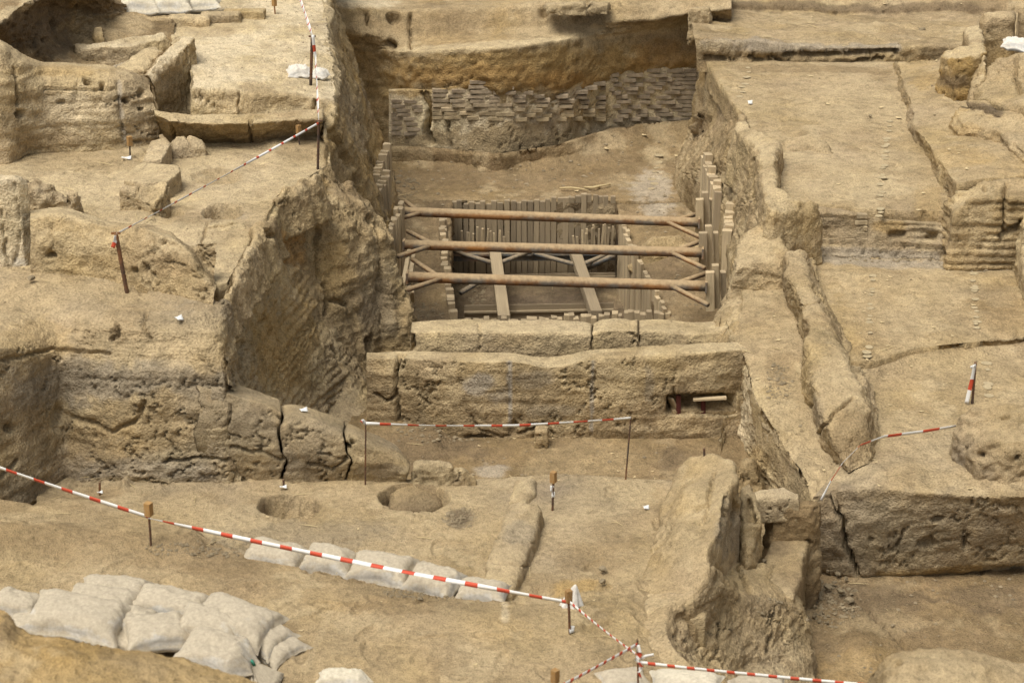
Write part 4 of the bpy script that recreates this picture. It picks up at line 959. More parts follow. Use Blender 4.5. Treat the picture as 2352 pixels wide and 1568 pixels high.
T(block('mudbrick_wall', [(1712, 522, .46), (1740, 508, .5), (1770, 512, .5), (1800, 545, .45), (1825, 590, .38), (1805, 604, .36), (1750, 598, .36), (1690, 610, .3), (1695, 560, .38)], -.3, res=0.022, amp=0.05, rough=0.045, clod=0.05, ledge=0.03, batter=0.14, rnd_r=0.1, base='tan', var='dust', seed=52,
        cracks=[([(1800, 600), (1806, 640)], 4, 0.08)]), 'stub of wall between the right shoring and the middle room', 'wall')
T(block('mudbrick_wall', [(1684, 292, .7), (1692, 274, .76), (1720, 274, .76), (1740, 296, .78), (1796, 322, .8), (1790, 346, .82), (1780, 384, .84), (1790, 424, .84), (1830, 450, .8), (1880, 464, .68), (1885, 476, .66), (1830, 482, .7), (1775, 482, .76), (1752, 456, .8), (1744, 400, .8), (1742, 350, .78), (1712, 318, .74)], .0, res=0.024, amp=0.03, rough=0.035, clod=0.03, batter=0.1, rnd_r=0.08, wob=0.06, base='tan', var='dust', vamt=0.6, topamt=0.6, top='pale', seed=53), 'low wavy wall along the left edge of the long room', 'wall')
lw = rowz(.02, [(1740, 575), (1850, 582), (1950, 588), (2050, 590), (2170, 596)])
def rl(vs, dy): return wallrow(lw, list(zip((1740, 1850, 1950, 2010, 2090, 2170), vs)), dy)
long_wall = T(loft('mudbrick_wall', [
    rl((560,) * 6, .5), rl((470, 466, 474, 488, 496, 504), .4), rl((482, 478, 486, 502, 508, 516), .14), rl((520, 524, 528, 532, 536, 540), .1), rl((548, 552, 556, 556, 560, 560), .04), rl((580, 586, 590, 592, 594, 596), -.04), rl((620,) * 6, -.04)],
    res=0.022, amp=0.03, rough=0.035, ledge=0.04, clod=0.04, course=(.07, .03, -.1), base='tan', var='grey', vamt=0.6, strata=0.25, topamt=0.5, seed=54,
    holes=[(2060, 540, 24, 10, 0.1), (2140, 545, 20, 8, 0.12)], stains=[('p', [(1760, 575), (2150, 590)], 14, 'ash', 0.5), ('e', 2040, 520, 40, 16, 'ochre', 0.5)],
    cracks=[([(1745, 500), (1742, 560)], 4, 0.1), ([(1812, 492), (1820, 540)], 3, 0.06)]), 'brick-coursed front wall of the long room above the middle room', 'wall')
right_wall = T(block('mudbrick_wall', [(2168, 470, .55), (2180, 440, .78), (2200, 425, .86), (2260, 415, .9), (2330, 408, .9), (2480, 402, .9), (2480, 440, .9), (2340, 448, .86), (2240, 452, .84), (2190, 480, .7)], -.1, res=0.025, amp=0.03, rough=0.035, ledge=0.04, clod=0.03, course=(.085, .04, -.3), batter=0.04, base='tan', var='ochre', vamt=0.5, strata=0.2, seed=55,
        holes=[(2262, 433, 6, 6, 0.08)], cracks=[([(2310, 425), (2306, 500), (2300, 540)], 6, 0.15), ([(2300, 540), (2352, 510)], 10, 0.15)]), 'tall coursed mudbrick wall at the right edge above the middle room', 'wall')
T(block('mudbrick_wall', [(2158, 128, 1.22), (2172, 110, 1.3), (2218, 104, 1.36), (2232, 96, 1.38), (2262, 98, 1.38), (2266, 118, 1.36), (2240, 128, 1.34), (2200, 132, 1.32)], .5, res=0.03, amp=0.03, rough=0.04, ledge=0.02, clod=0.03, batter=0.03, base='ochre', var='tan', vamt=0.7, top='pale', topamt=0.8, seed=56,
        stains=[('e', 2190, 185, 45, 18, 'umber', 0.7)]), 'upright slab of wall with a dark burnt band at the far right', 'wall')
T(block('mudbrick_wall', [(2240, 108, 1.38), (2264, 108, 1.38), (2268, 140, 1.3), (2262, 180, 1.1), (2240, 215, .95), (2222, 222, .9), (2232, 160, 1.15)], .5, res=0.03, amp=0.04, rough=0.05, clod=0.06, batter=0.06, base='tan', var='pale', top='pale', topamt=0.8, seed=57), 'ragged pale wall crest running forward from the burnt slab', 'wall')
T(block('mudbrick_wall', [(2212, 66, 1.3), (2225, 55, 1.36), (2252, 54, 1.36), (2258, 70, 1.36), (2256, 100, 1.34), (2226, 100, 1.34), (2220, 80, 1.3)], .5, res=0.03, amp=0.03, rough=0.04, clod=0.05, batter=0.04, base='tan', var='pale', top='pale', topamt=0.8, seed=58), 'stub of pale wall behind the burnt slab', 'wall')
T(block('mudbrick_slab', [(2252, 34, 1.42), (2270, 24, 1.5), (2330, 19, 1.52), (2338, 26, 1.5), (2335, 38, 1.46), (2262, 44, 1.42)], .7, res=0.03, amp=0.02, rough=0.03, batter=0.02, rnd_r=0.08, base='tan', var='ochre', top='pale', topamt=0.7, seed=59), 'rounded upright slab of mudbrick at the top right', 'slab')
T(block('mudbrick_slab', [(2340, 20, 1.46), (2370, 14, 1.5), (2450, 12, 1.5), (2450, 34, 1.46), (2342, 36, 1.42)], .7, res=0.035, amp=0.02, rough=0.03, batter=0.02, base='tan', var='ochre', top='pale', topamt=0.7, seed=60), 'mudbrick slab cut by the right edge at the top', 'slab')
S(block('bank_right_edge', [(2242, 190, 1.05), (2262, 150, 1.2), (2296, 124, 1.35), (2352, 116, 1.42), (2500, 110, 1.42), (2500, 240, 1.3), (2360, 240, 1.15), (2300, 232, 1.02), (2250, 226, .98)], .5, res=0.03, amp=0.07, rough=0.06, clod=0.06, ledge=0.03, batter=0.18, rnd_r=0.1, base='tan', var='ochre', seed=61,
        cracks=[([(2335, 130), (2330, 180), (2345, 215)], 5, 0.12)]))
S(block('bank_right_lower', [(2196, 250, .98), (2225, 226, 1.05), (2270, 232, 1.05), (2300, 255, 1.0), (2340, 250, 1.0), (2500, 240, 1.05), (2500, 380, 1.0), (2352, 350, .92), (2300, 300, .9), (2210, 285, .92)], .4, res=0.028, amp=0.06, rough=0.06, clod=0.05, ledge=0.08, batter=0.22, base='tan', var='ochre', seed=62,
        stains=[('p', [(2205, 238), (2260, 245), (2295, 262)], 11, 'dark', 0.8)], cracks=[([(2206, 240), (2245, 246), (2295, 268)], 5, 0.15)]))
S(block('bank_right_front', [(2346, 470, .7), (2360, 430, .95), (2500, 430, 1.0), (2500, 640, .6), (2380, 640, .4), (2350, 560, .45)], -.2, res=0.028, amp=0.05, rough=0.06, clod=0.06, batter=0.06, base='dust', var='ochre', seed=63))
T(block('earth_lump', [(2196, 1000, .05), (2205, 950, .22), (2240, 925, .3), (2300, 918, .34), (2480, 912, .36), (2480, 1010, .2), (2352, 1015, .15), (2260, 1010, .15)], -.45, res=0.02, mat='near', amp=0.06, rough=0.06, clod=0.05, batter=0.16, rnd_r=0.14, base='tan', var='grey', vamt=0.7, seed=64,
        holes=[(2222, 1030, 5, 6, 0.1), (2254, 1044, 9, 7, 0.12), (2336, 1052, 8, 6, 0.12), (2310, 960, 12, 5, 0.05)]), 'rough grey lump of earth with burrow holes at the right edge', 'earth lump')

# left rooms: walls and platforms
w6b = rowz(1.19, [(-80, 380), (30, 378), (70, 356), (140, 352), (220, 352), (290, 346), (350, 334), (372, 326)])
def r6(us, vs, dy): return wallrow(w6b, [(a, b, dy) for a, b in zip(us, vs)])
U6 = (-80, 5, 42, 100, 180, 240, 300, 345)
T(loft('mudbrick_wall', [
    r6(U6, (240,) * 8, .75), r6(U6, (60, 92, 118, 138, 146, 150, 162, 182), .55), r6(U6, (80, 112, 140, 158, 164, 168, 178, 200), .25),
    r6((-80, 5, 42, 100, 180, 240, 300, 352), (170, 190, 200, 205, 205, 210, 215, 225), .08), r6((-80, 5, 42, 100, 180, 240, 300, 360), (270, 280, 290, 280, 280, 280, 280, 270), .0), w6b, r6((-80, 30, 70, 140, 220, 290, 350, 372), (400,) * 8, 0)],
    res=0.024, amp=0.05, rough=0.03, ledge=0.035, clod=0.01, base='dust', var='tan', vamt=0.6, strata=0.3, topamt=0.5, seed=65,
    holes=[(199, 191, 10, 8, 0.15), (237, 200, 6, 8, 0.2), (48, 262, 13, 12, 0.15), (290, 233, 9, 7, 0.15), (322, 216, 8, 12, 0.1), (325, 252, 6, 6, 0.15), (140, 235, 10, 6, 0.06), (315, 325, 12, 5, 0.06)],
    cracks=[([(32, 160), (36, 210), (42, 240)], 4, 0.12), ([(175, 195), (180, 230)], 2.5, 0.05), ([(268, 190), (275, 260), (285, 320)], 5, 0.04), ([(100, 205), (200, 208), (270, 206)], 3, 0.04)],
    stains=[('e', 150, 260, 120, 60, 'cream', 0.4), ('p', [(272, 190), (280, 270), (290, 325)], 5, 'ash', 0.6), ('e', 120, 325, 90, 20, 'brown', 0.5), ('e', 130, 165, 130, 14, 'ochre', 0.4), ('e', 230, 285, 60, 30, 'pale', 0.5)]),
  'tall plastered back wall of the left room, pierced by small burrow holes', 'wall')
T(loft('mudbrick_wall', [
    [P(350, 270, 1.2), P(395, 275, 1.2), P(470, 275, 1.2), P(560, 275, 1.2), P(640, 272, 1.2), P(745, 268, 1.2)],
    [P(352, 252, 1.62), P(392, 258, 1.6), P(470, 263, 1.58), P(560, 263, 1.58), P(640, 259, 1.58), P(742, 252, 1.6)],
    [P(356, 264, 1.58), P(388, 280, 1.54), P(470, 287, 1.52), P(560, 286, 1.52), P(640, 280, 1.53), P(742, 272, 1.56)],
    [P(368, 290, 1.38), P(398, 305, 1.34), P(470, 312, 1.32), P(560, 312, 1.32), P(640, 308, 1.32), P(738, 298, 1.36)],
    [P(378, 318, 1.16), P(402, 332, 1.14), P(470, 340, 1.12), P(560, 342, 1.12), P(640, 340, 1.12), P(738, 330, 1.14)]],
    res=0.022, amp=0.03, rough=0.035, clod=0.035, ledge=0.02, base='tan', var='brown', vamt=0.5, top='pale', topamt=0.8, seed=66, caps=True,
    cracks=[([(578, 280), (574, 300), (580, 335)], 4, 0.08), ([(392, 290), (402, 318)], 4, 0.08)], stains=[('e', 520, 320, 160, 20, 'brown', 0.5)]), 'low curved wall with a pale rounded top between the left rooms', 'wall')
T(loft('mudbrick_wall', [
    [P(395, 90, 1.5), P(370, 130, 1.5), P(340, 165, 1.5), P(330, 185, 1.5)],
    [P(420, 84, 2.02), P(392, 108, 2.0), P(362, 140, 1.96), P(338, 172, 1.9)],
    [P(448, 88, 2.02), P(420, 116, 1.98), P(385, 150, 1.9), P(350, 190, 1.82)],
    [P(455, 200, 1.5), P(430, 215, 1.45), P(398, 232, 1.42), P(362, 250, 1.4)],
    [P(462, 290, 1.15), P(438, 296, 1.1), P(402, 302, 1.1), P(366, 310, 1.1)]],
    res=0.024, amp=0.03, rough=0.05, clod=0.05, base='dust', var='ochre', vamt=0.4, top='cream', topamt=0.7, seed=67, caps=True), 'slanting cross wall with a lit flank below the top left terrace', 'wall')
T(block('mudbrick_wall', [(158, 98, 1.84), (172, 98, 1.86), (230, 94, 1.88), (340, 76, 1.92), (376, 68, 1.95), (388, 82, 1.9), (370, 92, 1.88), (300, 104, 1.86), (190, 112, 1.82)], 1.4, res=0.026, amp=0.03, rough=0.045, ledge=0.05, clod=0.04, batter=0.05, base='dust', var='tan', top='cream', topamt=0.7, seed=68, strata=0.3), 'low layered wall lying behind the left room', 'wall')
T(block('mudbrick_wall', [(268, 152, 1.75), (300, 128, 1.8), (340, 108, 1.86), (358, 106, 1.86), (372, 118, 1.82), (330, 158, 1.78), (300, 158, 1.76)], 1.4, res=0.026, amp=0.03, rough=0.045, clod=0.05, batter=0.1, base='dust', var='brown', top='pale', topamt=0.6, seed=69), 'short broken wall leaning towards the slanting cross wall', 'wall')
T(block('plaster_slab', [(242, 150, 1.74), (262, 146, 1.78), (286, 134, 1.8), (282, 142, 1.78), (266, 158, 1.74)], 1.6, res=0.02, amp=0.01, rough=0.01, base='cream', var='lime', top='cream', seed=70), 'flat pale plaster slab behind the left room wall', 'slab')
T(block('earth_lump', [(212, 58, 1.95), (236, 56, 1.95), (240, 70, 1.92), (236, 88, 1.85), (212, 86, 1.85)], 1.5, res=0.026, amp=0.02, rough=0.035, base='tan', var='ochre', seed=71), 'small upright earth block at the top left', 'earth lump')
T(block('mud_platform', [(345, 321, 1.4), (380, 314, 1.42), (393, 328, 1.4), (372, 366, 1.37), (326, 370, 1.36)], 1.1, res=0.018, amp=0.008, rough=0.012, batter=0.03, wob=0.012, rnd_r=0.02, base='dust', var='tan', top='pale', topamt=0.6, seed=72, cracks=[([(330, 352), (372, 350)], 3, 0.02)]), 'far block of the mud platform between the left rooms', 'platform')
T(block('mud_platform', [(296, 390, 1.35), (328, 372, 1.36), (412, 378, 1.4), (418, 390, 1.4), (386, 416, 1.39), (325, 420, 1.36), (284, 412, 1.35)], 1.1, res=0.018, amp=0.008, rough=0.012, batter=0.02, wob=0.012, rnd_r=0.02, base='dust', var='tan', top='pale', topamt=0.6, seed=73), 'sunken middle block of the mud platform between the left rooms', 'platform')
T(block('mud_platform', [(270, 434, 1.48), (284, 420, 1.5), (325, 421, 1.5), (384, 411, 1.5), (388, 424, 1.48), (366, 452, 1.42), (352, 470, 1.36), (330, 468, 1.34), (315, 448, 1.42)], 1.1, res=0.018, amp=0.008, rough=0.012, batter=0.02, wob=0.012, rnd_r=0.02, base='dust', var='tan', top='pale', topamt=0.6, seed=74, cracks=[([(318, 420), (312, 452)], 3, 0.04)]), 'near raised block of the mud platform with a square face', 'platform')
T(block('earth_lump', [(392, 318, 1.38), (404, 308, 1.4), (440, 306, 1.4), (468, 318, 1.36), (468, 330, 1.34), (400, 330, 1.36)], 1.1, res=0.018, amp=0.02, rough=0.025, rnd_r=0.08, batter=0.2, base='dust', var='tan', seed=75, cracks=[([(428, 312), (438, 322), (436, 335)], 3, 0.05)]), 'cracked boulder of mud below the low curved wall', 'earth lump')
T(block('earth_lump', [(468, 518, 1.3), (490, 506, 1.32), (535, 500, 1.33), (558, 506, 1.32), (568, 522, 1.3), (540, 528, 1.28), (490, 530, 1.27)], 1.1, res=0.018, amp=0.02, rough=0.03, base='dust', var='tan', top='pale', seed=76, cracks=[([(480, 520), (540, 512)], 3, 0.04)]), 'flat cracked slab of mud in front of the round hollow', 'earth lump')
T(block('plastered_wall', [(-120, 380, 2.18), (-20, 382, 2.18), (36, 392, 2.15), (56, 402, 2.1), (66, 416, 2.04), (40, 414, 2.08), (-120, 410, 2.12)], 1.15, res=0.02, amp=0.015, rough=0.015, batter=0.02, wob=0.02, base='cream', var='pale', vamt=0.3, patch=0.15, top='dust', topamt=0.4, seed=77,
        cracks=[([(0, 480), (8, 520), (10, 560), (22, 618)], 3, 0.04), ([(34, 420), (40, 470), (46, 505), (44, 560), (34, 600)], 3, 0.04)], stains=[('e', 50, 602, 26, 14, 'lime', 0.6), ('e', 20, 500, 40, 90, 'pale', 0.4)]), 'smooth pale plastered wall face at the left edge', 'wall')
T(block('mudbrick_wall', [(50, 392, 1.78), (85, 396, 1.78), (120, 408, 1.74), (168, 424, 1.7), (180, 444, 1.6), (192, 470, 1.34), (150, 480, 1.4), (90, 470, 1.5), (62, 440, 1.6)], 1.15, res=0.02, amp=0.04, rough=0.05, clod=0.07, ledge=0.03, batter=0.06, base='dust', var='tan', topamt=0.6, top='pale', seed=78,
        cracks=[([(150, 440), (156, 470)], 4, 0.08)]), 'crumbling wall stump beside the pale plaster face', 'wall')
w4b = rowz(1.29, [(60, 628), (150, 628), (220, 632), (300, 652), (360, 662), (430, 680), (490, 690)])
def r4(us, vs, dy): return wallrow(w4b, [(a, b, dy) for a, b in zip(us, vs)])
U4 = (70, 120, 180, 250, 340, 400, 450, 492)
T(loft('mudbrick_wall', [
    r4(U4, (560,) * 8, .62), r4(U4, (486, 476, 482, 504, 512, 530, 572, 640), .55), r4(U4, (502, 494, 500, 520, 526, 546, 590, 655), .16),
    r4(U4, (550, 545, 545, 560, 575, 590, 620, 668), .02), r4(U4, (600, 600, 600, 612, 630, 645, 655, 680), -.02), r4(U4, (632, 630, 634, 648, 664, 678, 686, 696), -.05), r4(U4, (660, 660, 665, 680, 690, 700, 710, 720), -.05)],
    res=0.02, amp=0.04, rough=0.035, clod=0.03, ledge=0.02, base='tan', var='dust', vamt=0.6, strata=0.12, topamt=0.6, top='pale', seed=79,
    holes=[(118, 588, 13, 9, 0.1), (332, 618, 7, 12, 0.12), (310, 620, 10, 9, 0.08), (372, 554, 9, 6, 0.1)],
    cracks=[([(118, 520), (122, 560), (112, 580)], 4, 0.04), ([(350, 560), (352, 590)], 3, 0.05), ([(380, 600), (420, 610)], 3, 0.04)],
    stains=[('e', 200, 560, 100, 26, 'pale', 0.4), ('e', 380, 600, 80, 40, 'brown', 0.45)]), 'rough front wall of the left rooms with cracked plaster', 'wall')

T(block('mudbrick_pillar', [tuple(PY(u, v, y_)) for u, v, y_ in ((1584, 20, 30.2), (1632, 16, 30.2), (1636, 12, 30.9), (1588, 14, 30.9))], .4, world=True, res=0.03, amp=0.04, rough=0.05, clod=0.05, batter=0.06, base='tan', var='pale', seed=83), 'ragged mudbrick pillar at the back between the two far banks', 'pillar')
T(block('mudbrick_lump', [tuple(PY(u, v, y_)) for u, v, y_ in ((1252, 8, 30.2), (1345, 6, 30.2), (1400, 8, 30.2), (1400, 4, 30.7), (1252, 4, 30.7))], .85, world=True, res=0.03, amp=0.04, rough=0.05, clod=0.05, batter=0.02, base='dust', var='tan', seed=84, cracks=[([(1350, 0), (1352, 50)], 5, .1)]), 'mudbrick lump hanging at the top edge above the deep room', 'mudbrick lump')

T(block('mud_block', [tuple(P(u, v, -.72)) for u, v in ((1229, 988), (1258, 988), (1259, 976), (1230, 976))], -1.0, world=True, res=0.018, amp=.01, rough=.012, wob=.01, rnd_r=.02, batter=.02, base='tan', var='brown', seed=85), 'small mud block set against the foot of the long trench wall', 'mud block')

# ================================================================== materials of the made things
def wood_mat(name, c1, c2, scale=14.0):
    m, nt, b = nmat(name)
    tc = nt.nodes.new('ShaderNodeTexCoord')
    oi = nt.nodes.new('ShaderNodeObjectInfo')
    mp = nt.nodes.new('ShaderNodeMapping'); mp.inputs['Scale'].default_value = (scale, scale, 1.1)
    add = nt.nodes.new('ShaderNodeVectorMath'); add.operation = 'ADD'
    cmb = nt.nodes.new('ShaderNodeCombineXYZ')
    nt.links.new(math_n(nt, 'MULTIPLY', oi.outputs['Random'], 37.0), cmb.inputs[2])
    nt.links.new(tc.outputs['Object'], add.inputs[0]); nt.links.new(cmb.outputs[0], add.inputs[1])
    nt.links.new(add.outputs[0], mp.inputs['Vector'])
    g = tex(nt, 'ShaderNodeTexNoise', mp.outputs[0], Scale=3.0, Detail=5.0, Roughness=0.7)
    n2 = tex(nt, 'ShaderNodeTexNoise', add.outputs[0], Scale=5.0, Detail=3.0)
    c = mixc(nt, 'MIX', ramp(nt, g.outputs[0], [(0.3, 0.0), (0.7, 1.0)]).outputs[0], c1, c2)
    c = mixc(nt, 'MULTIPLY', 1.0, c, ramp(nt, oi.outputs['Random'], [(0.0, (0.74, 0.72, 0.7)), (1.0, (1.2, 1.17, 1.1))]).outputs[0])
    c = mixc(nt, 'MIX', math_n(nt, 'MULTIPLY', ramp(nt, n2.outputs[0], [(0.45, 0.0), (0.7, 1.0)]).outputs[0], 0.55), c, (0.29, 0.225, 0.135))
    nt.links.new(c, b.inputs['Base Color'])
    bump(nt, b, g.outputs[0], 0.6, 0.006)
    return m
M['wood'] = wood_mat('weathered_timber', (0.34, 0.265, 0.165), (0.52, 0.42, 0.275))
M['wood_dark'] = wood_mat('dark_timber', (0.22, 0.175, 0.115), (0.37, 0.295, 0.195))  # a darker tone of timber for pieces inside the pit
M['cap'] = wood_mat('cap_wood', (0.30, 0.165, 0.055), (0.42, 0.25, 0.095), 20)

def rust_mat(name, base, rust, dust):
    m, nt, b = nmat(name)
    geo = nt.nodes.new('ShaderNodeNewGeometry')
    n = tex(nt, 'ShaderNodeTexNoise', geo.outputs['Position'], Scale=3.2, Detail=6.0, Roughness=0.7)
    n2 = tex(nt, 'ShaderNodeTexNoise', geo.outputs['Position'], Scale=19.0, Detail=4.0, Roughness=0.7)
    n3 = tex(nt, 'ShaderNodeTexNoise', geo.outputs['Position'], Scale=1.4, Detail=2.0)
    sep = nt.nodes.new('ShaderNodeSeparateXYZ'); nt.links.new(geo.outputs['Normal'], sep.inputs[0])
    c = mixc(nt, 'MIX', ramp(nt, n.outputs[0], [(0.42, 0.0), (0.6, 1.0)]).outputs[0], base, rust)
    c = mixc(nt, 'MIX', math_n(nt, 'MULTIPLY', ramp(nt, n3.outputs[0], [(0.58, 0.0), (0.66, 1.0)]).outputs[0], 0.7), c, (0.38, 0.16, 0.04))
    lay = math_n(nt, 'ADD', sep.outputs[2], math_n(nt, 'MULTIPLY', n2.outputs[0], 0.8))           # mud dust lies on the upper side
    c = mixc(nt, 'MIX', ramp(nt, lay, [(0.45, 0.0), (0.95, 0.88)]).outputs[0], c, dust)
    c = mixc(nt, 'MULTIPLY', 1.0, c, ramp(nt, n2.outputs[0], [(0.3, 0.75), (0.7, 1.2)]).outputs[0])
    nt.links.new(c, b.inputs['Base Color'])
    b.inputs['Roughness'].default_value = 0.75
    bump(nt, b, n2.outputs[0], 0.4, 0.006)
    return m
M['pipe'] = rust_mat('rusty_pipe', (0.17, 0.14, 0.105), (0.21, 0.10, 0.038), (0.34, 0.245, 0.135))
M['steel'] = rust_mat('dusty_steel', (0.11, 0.115, 0.115), (0.16, 0.125, 0.085), (0.27, 0.21, 0.135))
M['rebar'] = rust_mat('rusty_rebar', (0.06, 0.045, 0.035), (0.16, 0.075, 0.035), (0.18, 0.12, 0.07))
M['post'] = rust_mat('dark_red_post', (0.07, 0.02, 0.016), (0.10, 0.03, 0.02), (0.14, 0.07, 0.045))

def plain(name, col, rough=0.7, noise=0.0, scale=8.0, trans=0.0):
    m, nt, b = nmat(name)
    b.inputs['Roughness'].default_value = rough
    if noise:
        geo = nt.nodes.new('ShaderNodeNewGeometry')
        n = tex(nt, 'ShaderNodeTexNoise', geo.outputs['Position'], Scale=scale, Detail=5.0, Roughness=0.7)
        c = mixc(nt, 'MULTIPLY', 1.0, tuple(col), ramp(nt, n.outputs[0], [(0.3, 1 - noise), (0.7, 1 + noise * 0.4)]).outputs[0])
        nt.links.new(c, b.inputs['Base Color'])
        bump(nt, b, n.outputs[0], 0.4, 0.01)
    else:
        b.inputs['Base Color'].default_value = (*col, 1)
    return m
M['red'] = plain('tape_red', (0.46, 0.07, 0.035), 0.45)
M['white'] = plain('tape_white', (0.66, 0.645, 0.60), 0.45)
M['paper'] = plain('white_tag', (0.62, 0.61, 0.57), 0.6)
M['green'] = plain('green_twine', (0.05, 0.22, 0.15), 0.7)
M['leaf'] = plain('dry_leaf', (0.52, 0.40, 0.22), 0.8, 0.3, 40)
M['straw'] = plain('straw', (0.46, 0.36, 0.19), 0.8)
M['stone'] = plain('clod_stone', (0.23, 0.18, 0.11), 0.95, 0.4, 14)
M['gravel'] = plain('gravel_grit', (0.27, 0.21, 0.13), 0.95, 0.5, 6)
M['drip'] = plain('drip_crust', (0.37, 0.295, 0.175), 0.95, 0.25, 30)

def brick_mat():
    m, nt, b = nmat('grey_mudbrick')
    oi = nt.nodes.new('ShaderNodeObjectInfo')
    geo = nt.nodes.new('ShaderNodeNewGeometry')
    n = tex(nt, 'ShaderNodeTexNoise', geo.outputs['Position'], Scale=11.0, Detail=5.0, Roughness=0.7)
    c = mixc(nt, 'MULTIPLY', 1.0, oi.outputs['Color'], ramp(nt, n.outputs[0], [(0.3, 0.6), (0.7, 1.35)]).outputs[0])
    nt.links.new(c, b.inputs['Base Color'])
    bump(nt, b, n.outputs[0], 0.7, 0.02)
    return m
M['brick'] = brick_mat()

def bag_mat(name, clean, dirt, amount):
    m, nt, b = nmat(name)
    geo = nt.nodes.new('ShaderNodeNewGeometry')
    pos = geo.outputs['Position']
    n = tex(nt, 'ShaderNodeTexNoise', pos, Scale=4.5, Detail=6.0, Roughness=0.68)
    n2 = tex(nt, 'ShaderNodeTexNoise', pos, Scale=38.0, Detail=3.0, Roughness=0.7)
    sep = nt.nodes.new('ShaderNodeSeparateXYZ'); nt.links.new(geo.outputs['Normal'], sep.inputs[0])
    f = math_n(nt, 'ADD', math_n(nt, 'MULTIPLY', sep.outputs[2], 0.33), n.outputs[0])                # soil lies on the upper faces
    c = mixc(nt, 'MIX', math_n(nt, 'MULTIPLY', ramp(nt, f, [(0.46, 0.0), (0.68, 1.0)]).outputs[0], amount), clean, dirt)
    c = mixc(nt, 'MULTIPLY', 1.0, c, ramp(nt, n2.outputs[0], [(0.3, 0.8), (0.7, 1.15)]).outputs[0])
    nt.links.new(c, b.inputs['Base Color'])
    wv = tex(nt, 'ShaderNodeTexWave', pos, Scale=70.0, Distortion=3.0)
    bump(nt, b, math_n(nt, 'ADD', math_n(nt, 'MULTIPLY', wv.outputs[0], 0.2), math_n(nt, 'MULTIPLY', n2.outputs[0], 0.5)), 0.5, 0.006)
    return m
M['bag'] = bag_mat('dirty_sandbag', (0.47, 0.44, 0.38), (0.35, 0.28, 0.175), 0.7)
M['bag_white'] = bag_mat('white_sandbag', (0.58, 0.555, 0.49), (0.44, 0.36, 0.22), 0.6)
M['cloth'] = bag_mat('white_cloth', (0.68, 0.66, 0.61), (0.45, 0.38, 0.27), 0.5)

# ================================================================== small mesh tools
def box_mesh(name, mat, jit=0.0, seed=0, bev=0.06):
    """unit box, base at z=0, slightly bevelled and uneven: x,y in -.5...5, z in 0..1"""
    r = random.Random(seed)
    v = []; q = []
    a = 0.5 - bev
    prof = [(-a, -.5), (a, -.5), (.5, -a), (.5, a), (a, .5), (-a, .5), (-.5, a), (-.5, -a)]
    for zi, z in enumerate((0.0, 1.0)):
        for x, y in prof:
            v.append((x + r.uniform(-jit, jit), y + r.uniform(-jit, jit), z + (r.uniform(-jit, jit) * 0.15 if zi else 0)))
    me = bpy.data.meshes.new(name)
    f = [tuple(range(7, -1, -1)), tuple(range(8, 16))] + [(k, (k + 1) % 8, 8 + (k + 1) % 8, 8 + k) for k in range(8)]
    me.from_pydata(v, [], f)
    me.materials.append(M[mat])
    return me

def beam(name, p0, p1, w, h, mat, parent=None, meshes=None, roll=0.0):
    """a bar from p0 to p1: box with section w x h"""
    p0, p1 = Vector(p0), Vector(p1)
    d = p1 - p0
    o = link(name, meshes or box_mesh(name, mat, 0.03, rnd.randint(0, 999)), parent)
    o.rotation_mode = 'QUATERNION'
    o.rotation_quaternion = d.to_track_quat('Z', 'Y') @ Matrix.Rotation(roll, 4, 'Z').to_quaternion()
    o.location = p0
    o.scale = (w, h, d.length)
    return o

def tube_data(pts, radii, seg=12, bumps=0.0, close=True):
    pts = [Vector(p) for p in pts]
    v = []; f = []
    prev = None
    for i, p in enumerate(pts):
        t = (pts[min(i + 1, len(pts) - 1)] - pts[max(i - 1, 0)]).normalized()
        if prev is None:
            a = t.orthogonal().normalized()
        else:
            a = (prev - t * prev.dot(t)).normalized()
        prev = a
        b = t.cross(a)
        for k in range(seg):
            an = 2 * math.pi * k / seg
            r = radii[i] if not isinstance(radii, (int, float)) else radii
            v.append(tuple(p + (a * math.cos(an) + b * math.sin(an)) * r))
    for i in range(len(pts) - 1):
        for k in range(seg):
            f.append((i * seg + k, i * seg + (k + 1) % seg, (i + 1) * seg + (k + 1) % seg, (i + 1) * seg + k))
    if close:
        f.append(tuple(range(seg - 1, -1, -1)))
        n = (len(pts) - 1) * seg
        f.append(tuple(n + k for k in range(seg)))
    return v, f

def pyd(name, v, f, mat, parent=None, smooth=True):
    me = bpy.data.meshes.new(name)
    me.from_pydata(v, [], f)
    for m in (mat if isinstance(mat, (list, tuple)) else [mat]): me.materials.append(M[m])
    if smooth:
        me.polygons.foreach_set('use_smooth', [True] * len(me.polygons))
    me.update()
    return link(name, me, parent)

def tube(name, pts, radii, mat, parent=None, seg=12, smooth=True):
    v, f = tube_data(pts, radii, seg)
    o = pyd(name, v, f, mat, parent, smooth)
    return o

# ================================================================== brick courses
BR = []
for k in range(5):
    r = random.Random(50 + k)
    v = []
    for y in (-.5, .5):
        for x in (-.5, -.2, .2, .5):
            for z in (0.0, 1.0):
                v.append((x + r.uniform(-.01, .01), y + (r.uniform(-.04, .04) if y < 0 else 0), z + r.uniform(-.05, .05)))
    f = []
    for c in range(3):
        a = c * 2
        f += [(a, a + 2, a + 3, a + 1), (8 + a, 8 + a + 1, 8 + a + 3, 8 + a + 2), (a + 1, a + 3, 8 + a + 3, 8 + a + 1), (a, 8 + a, 8 + a + 2, a + 2)]
    f += [(0, 1, 9, 8), (6, 14, 15, 7)]
    me = bpy.data.meshes.new('brick'); me.from_pydata(v, [], f); me.materials.append(M['brick']); BR.append(me)

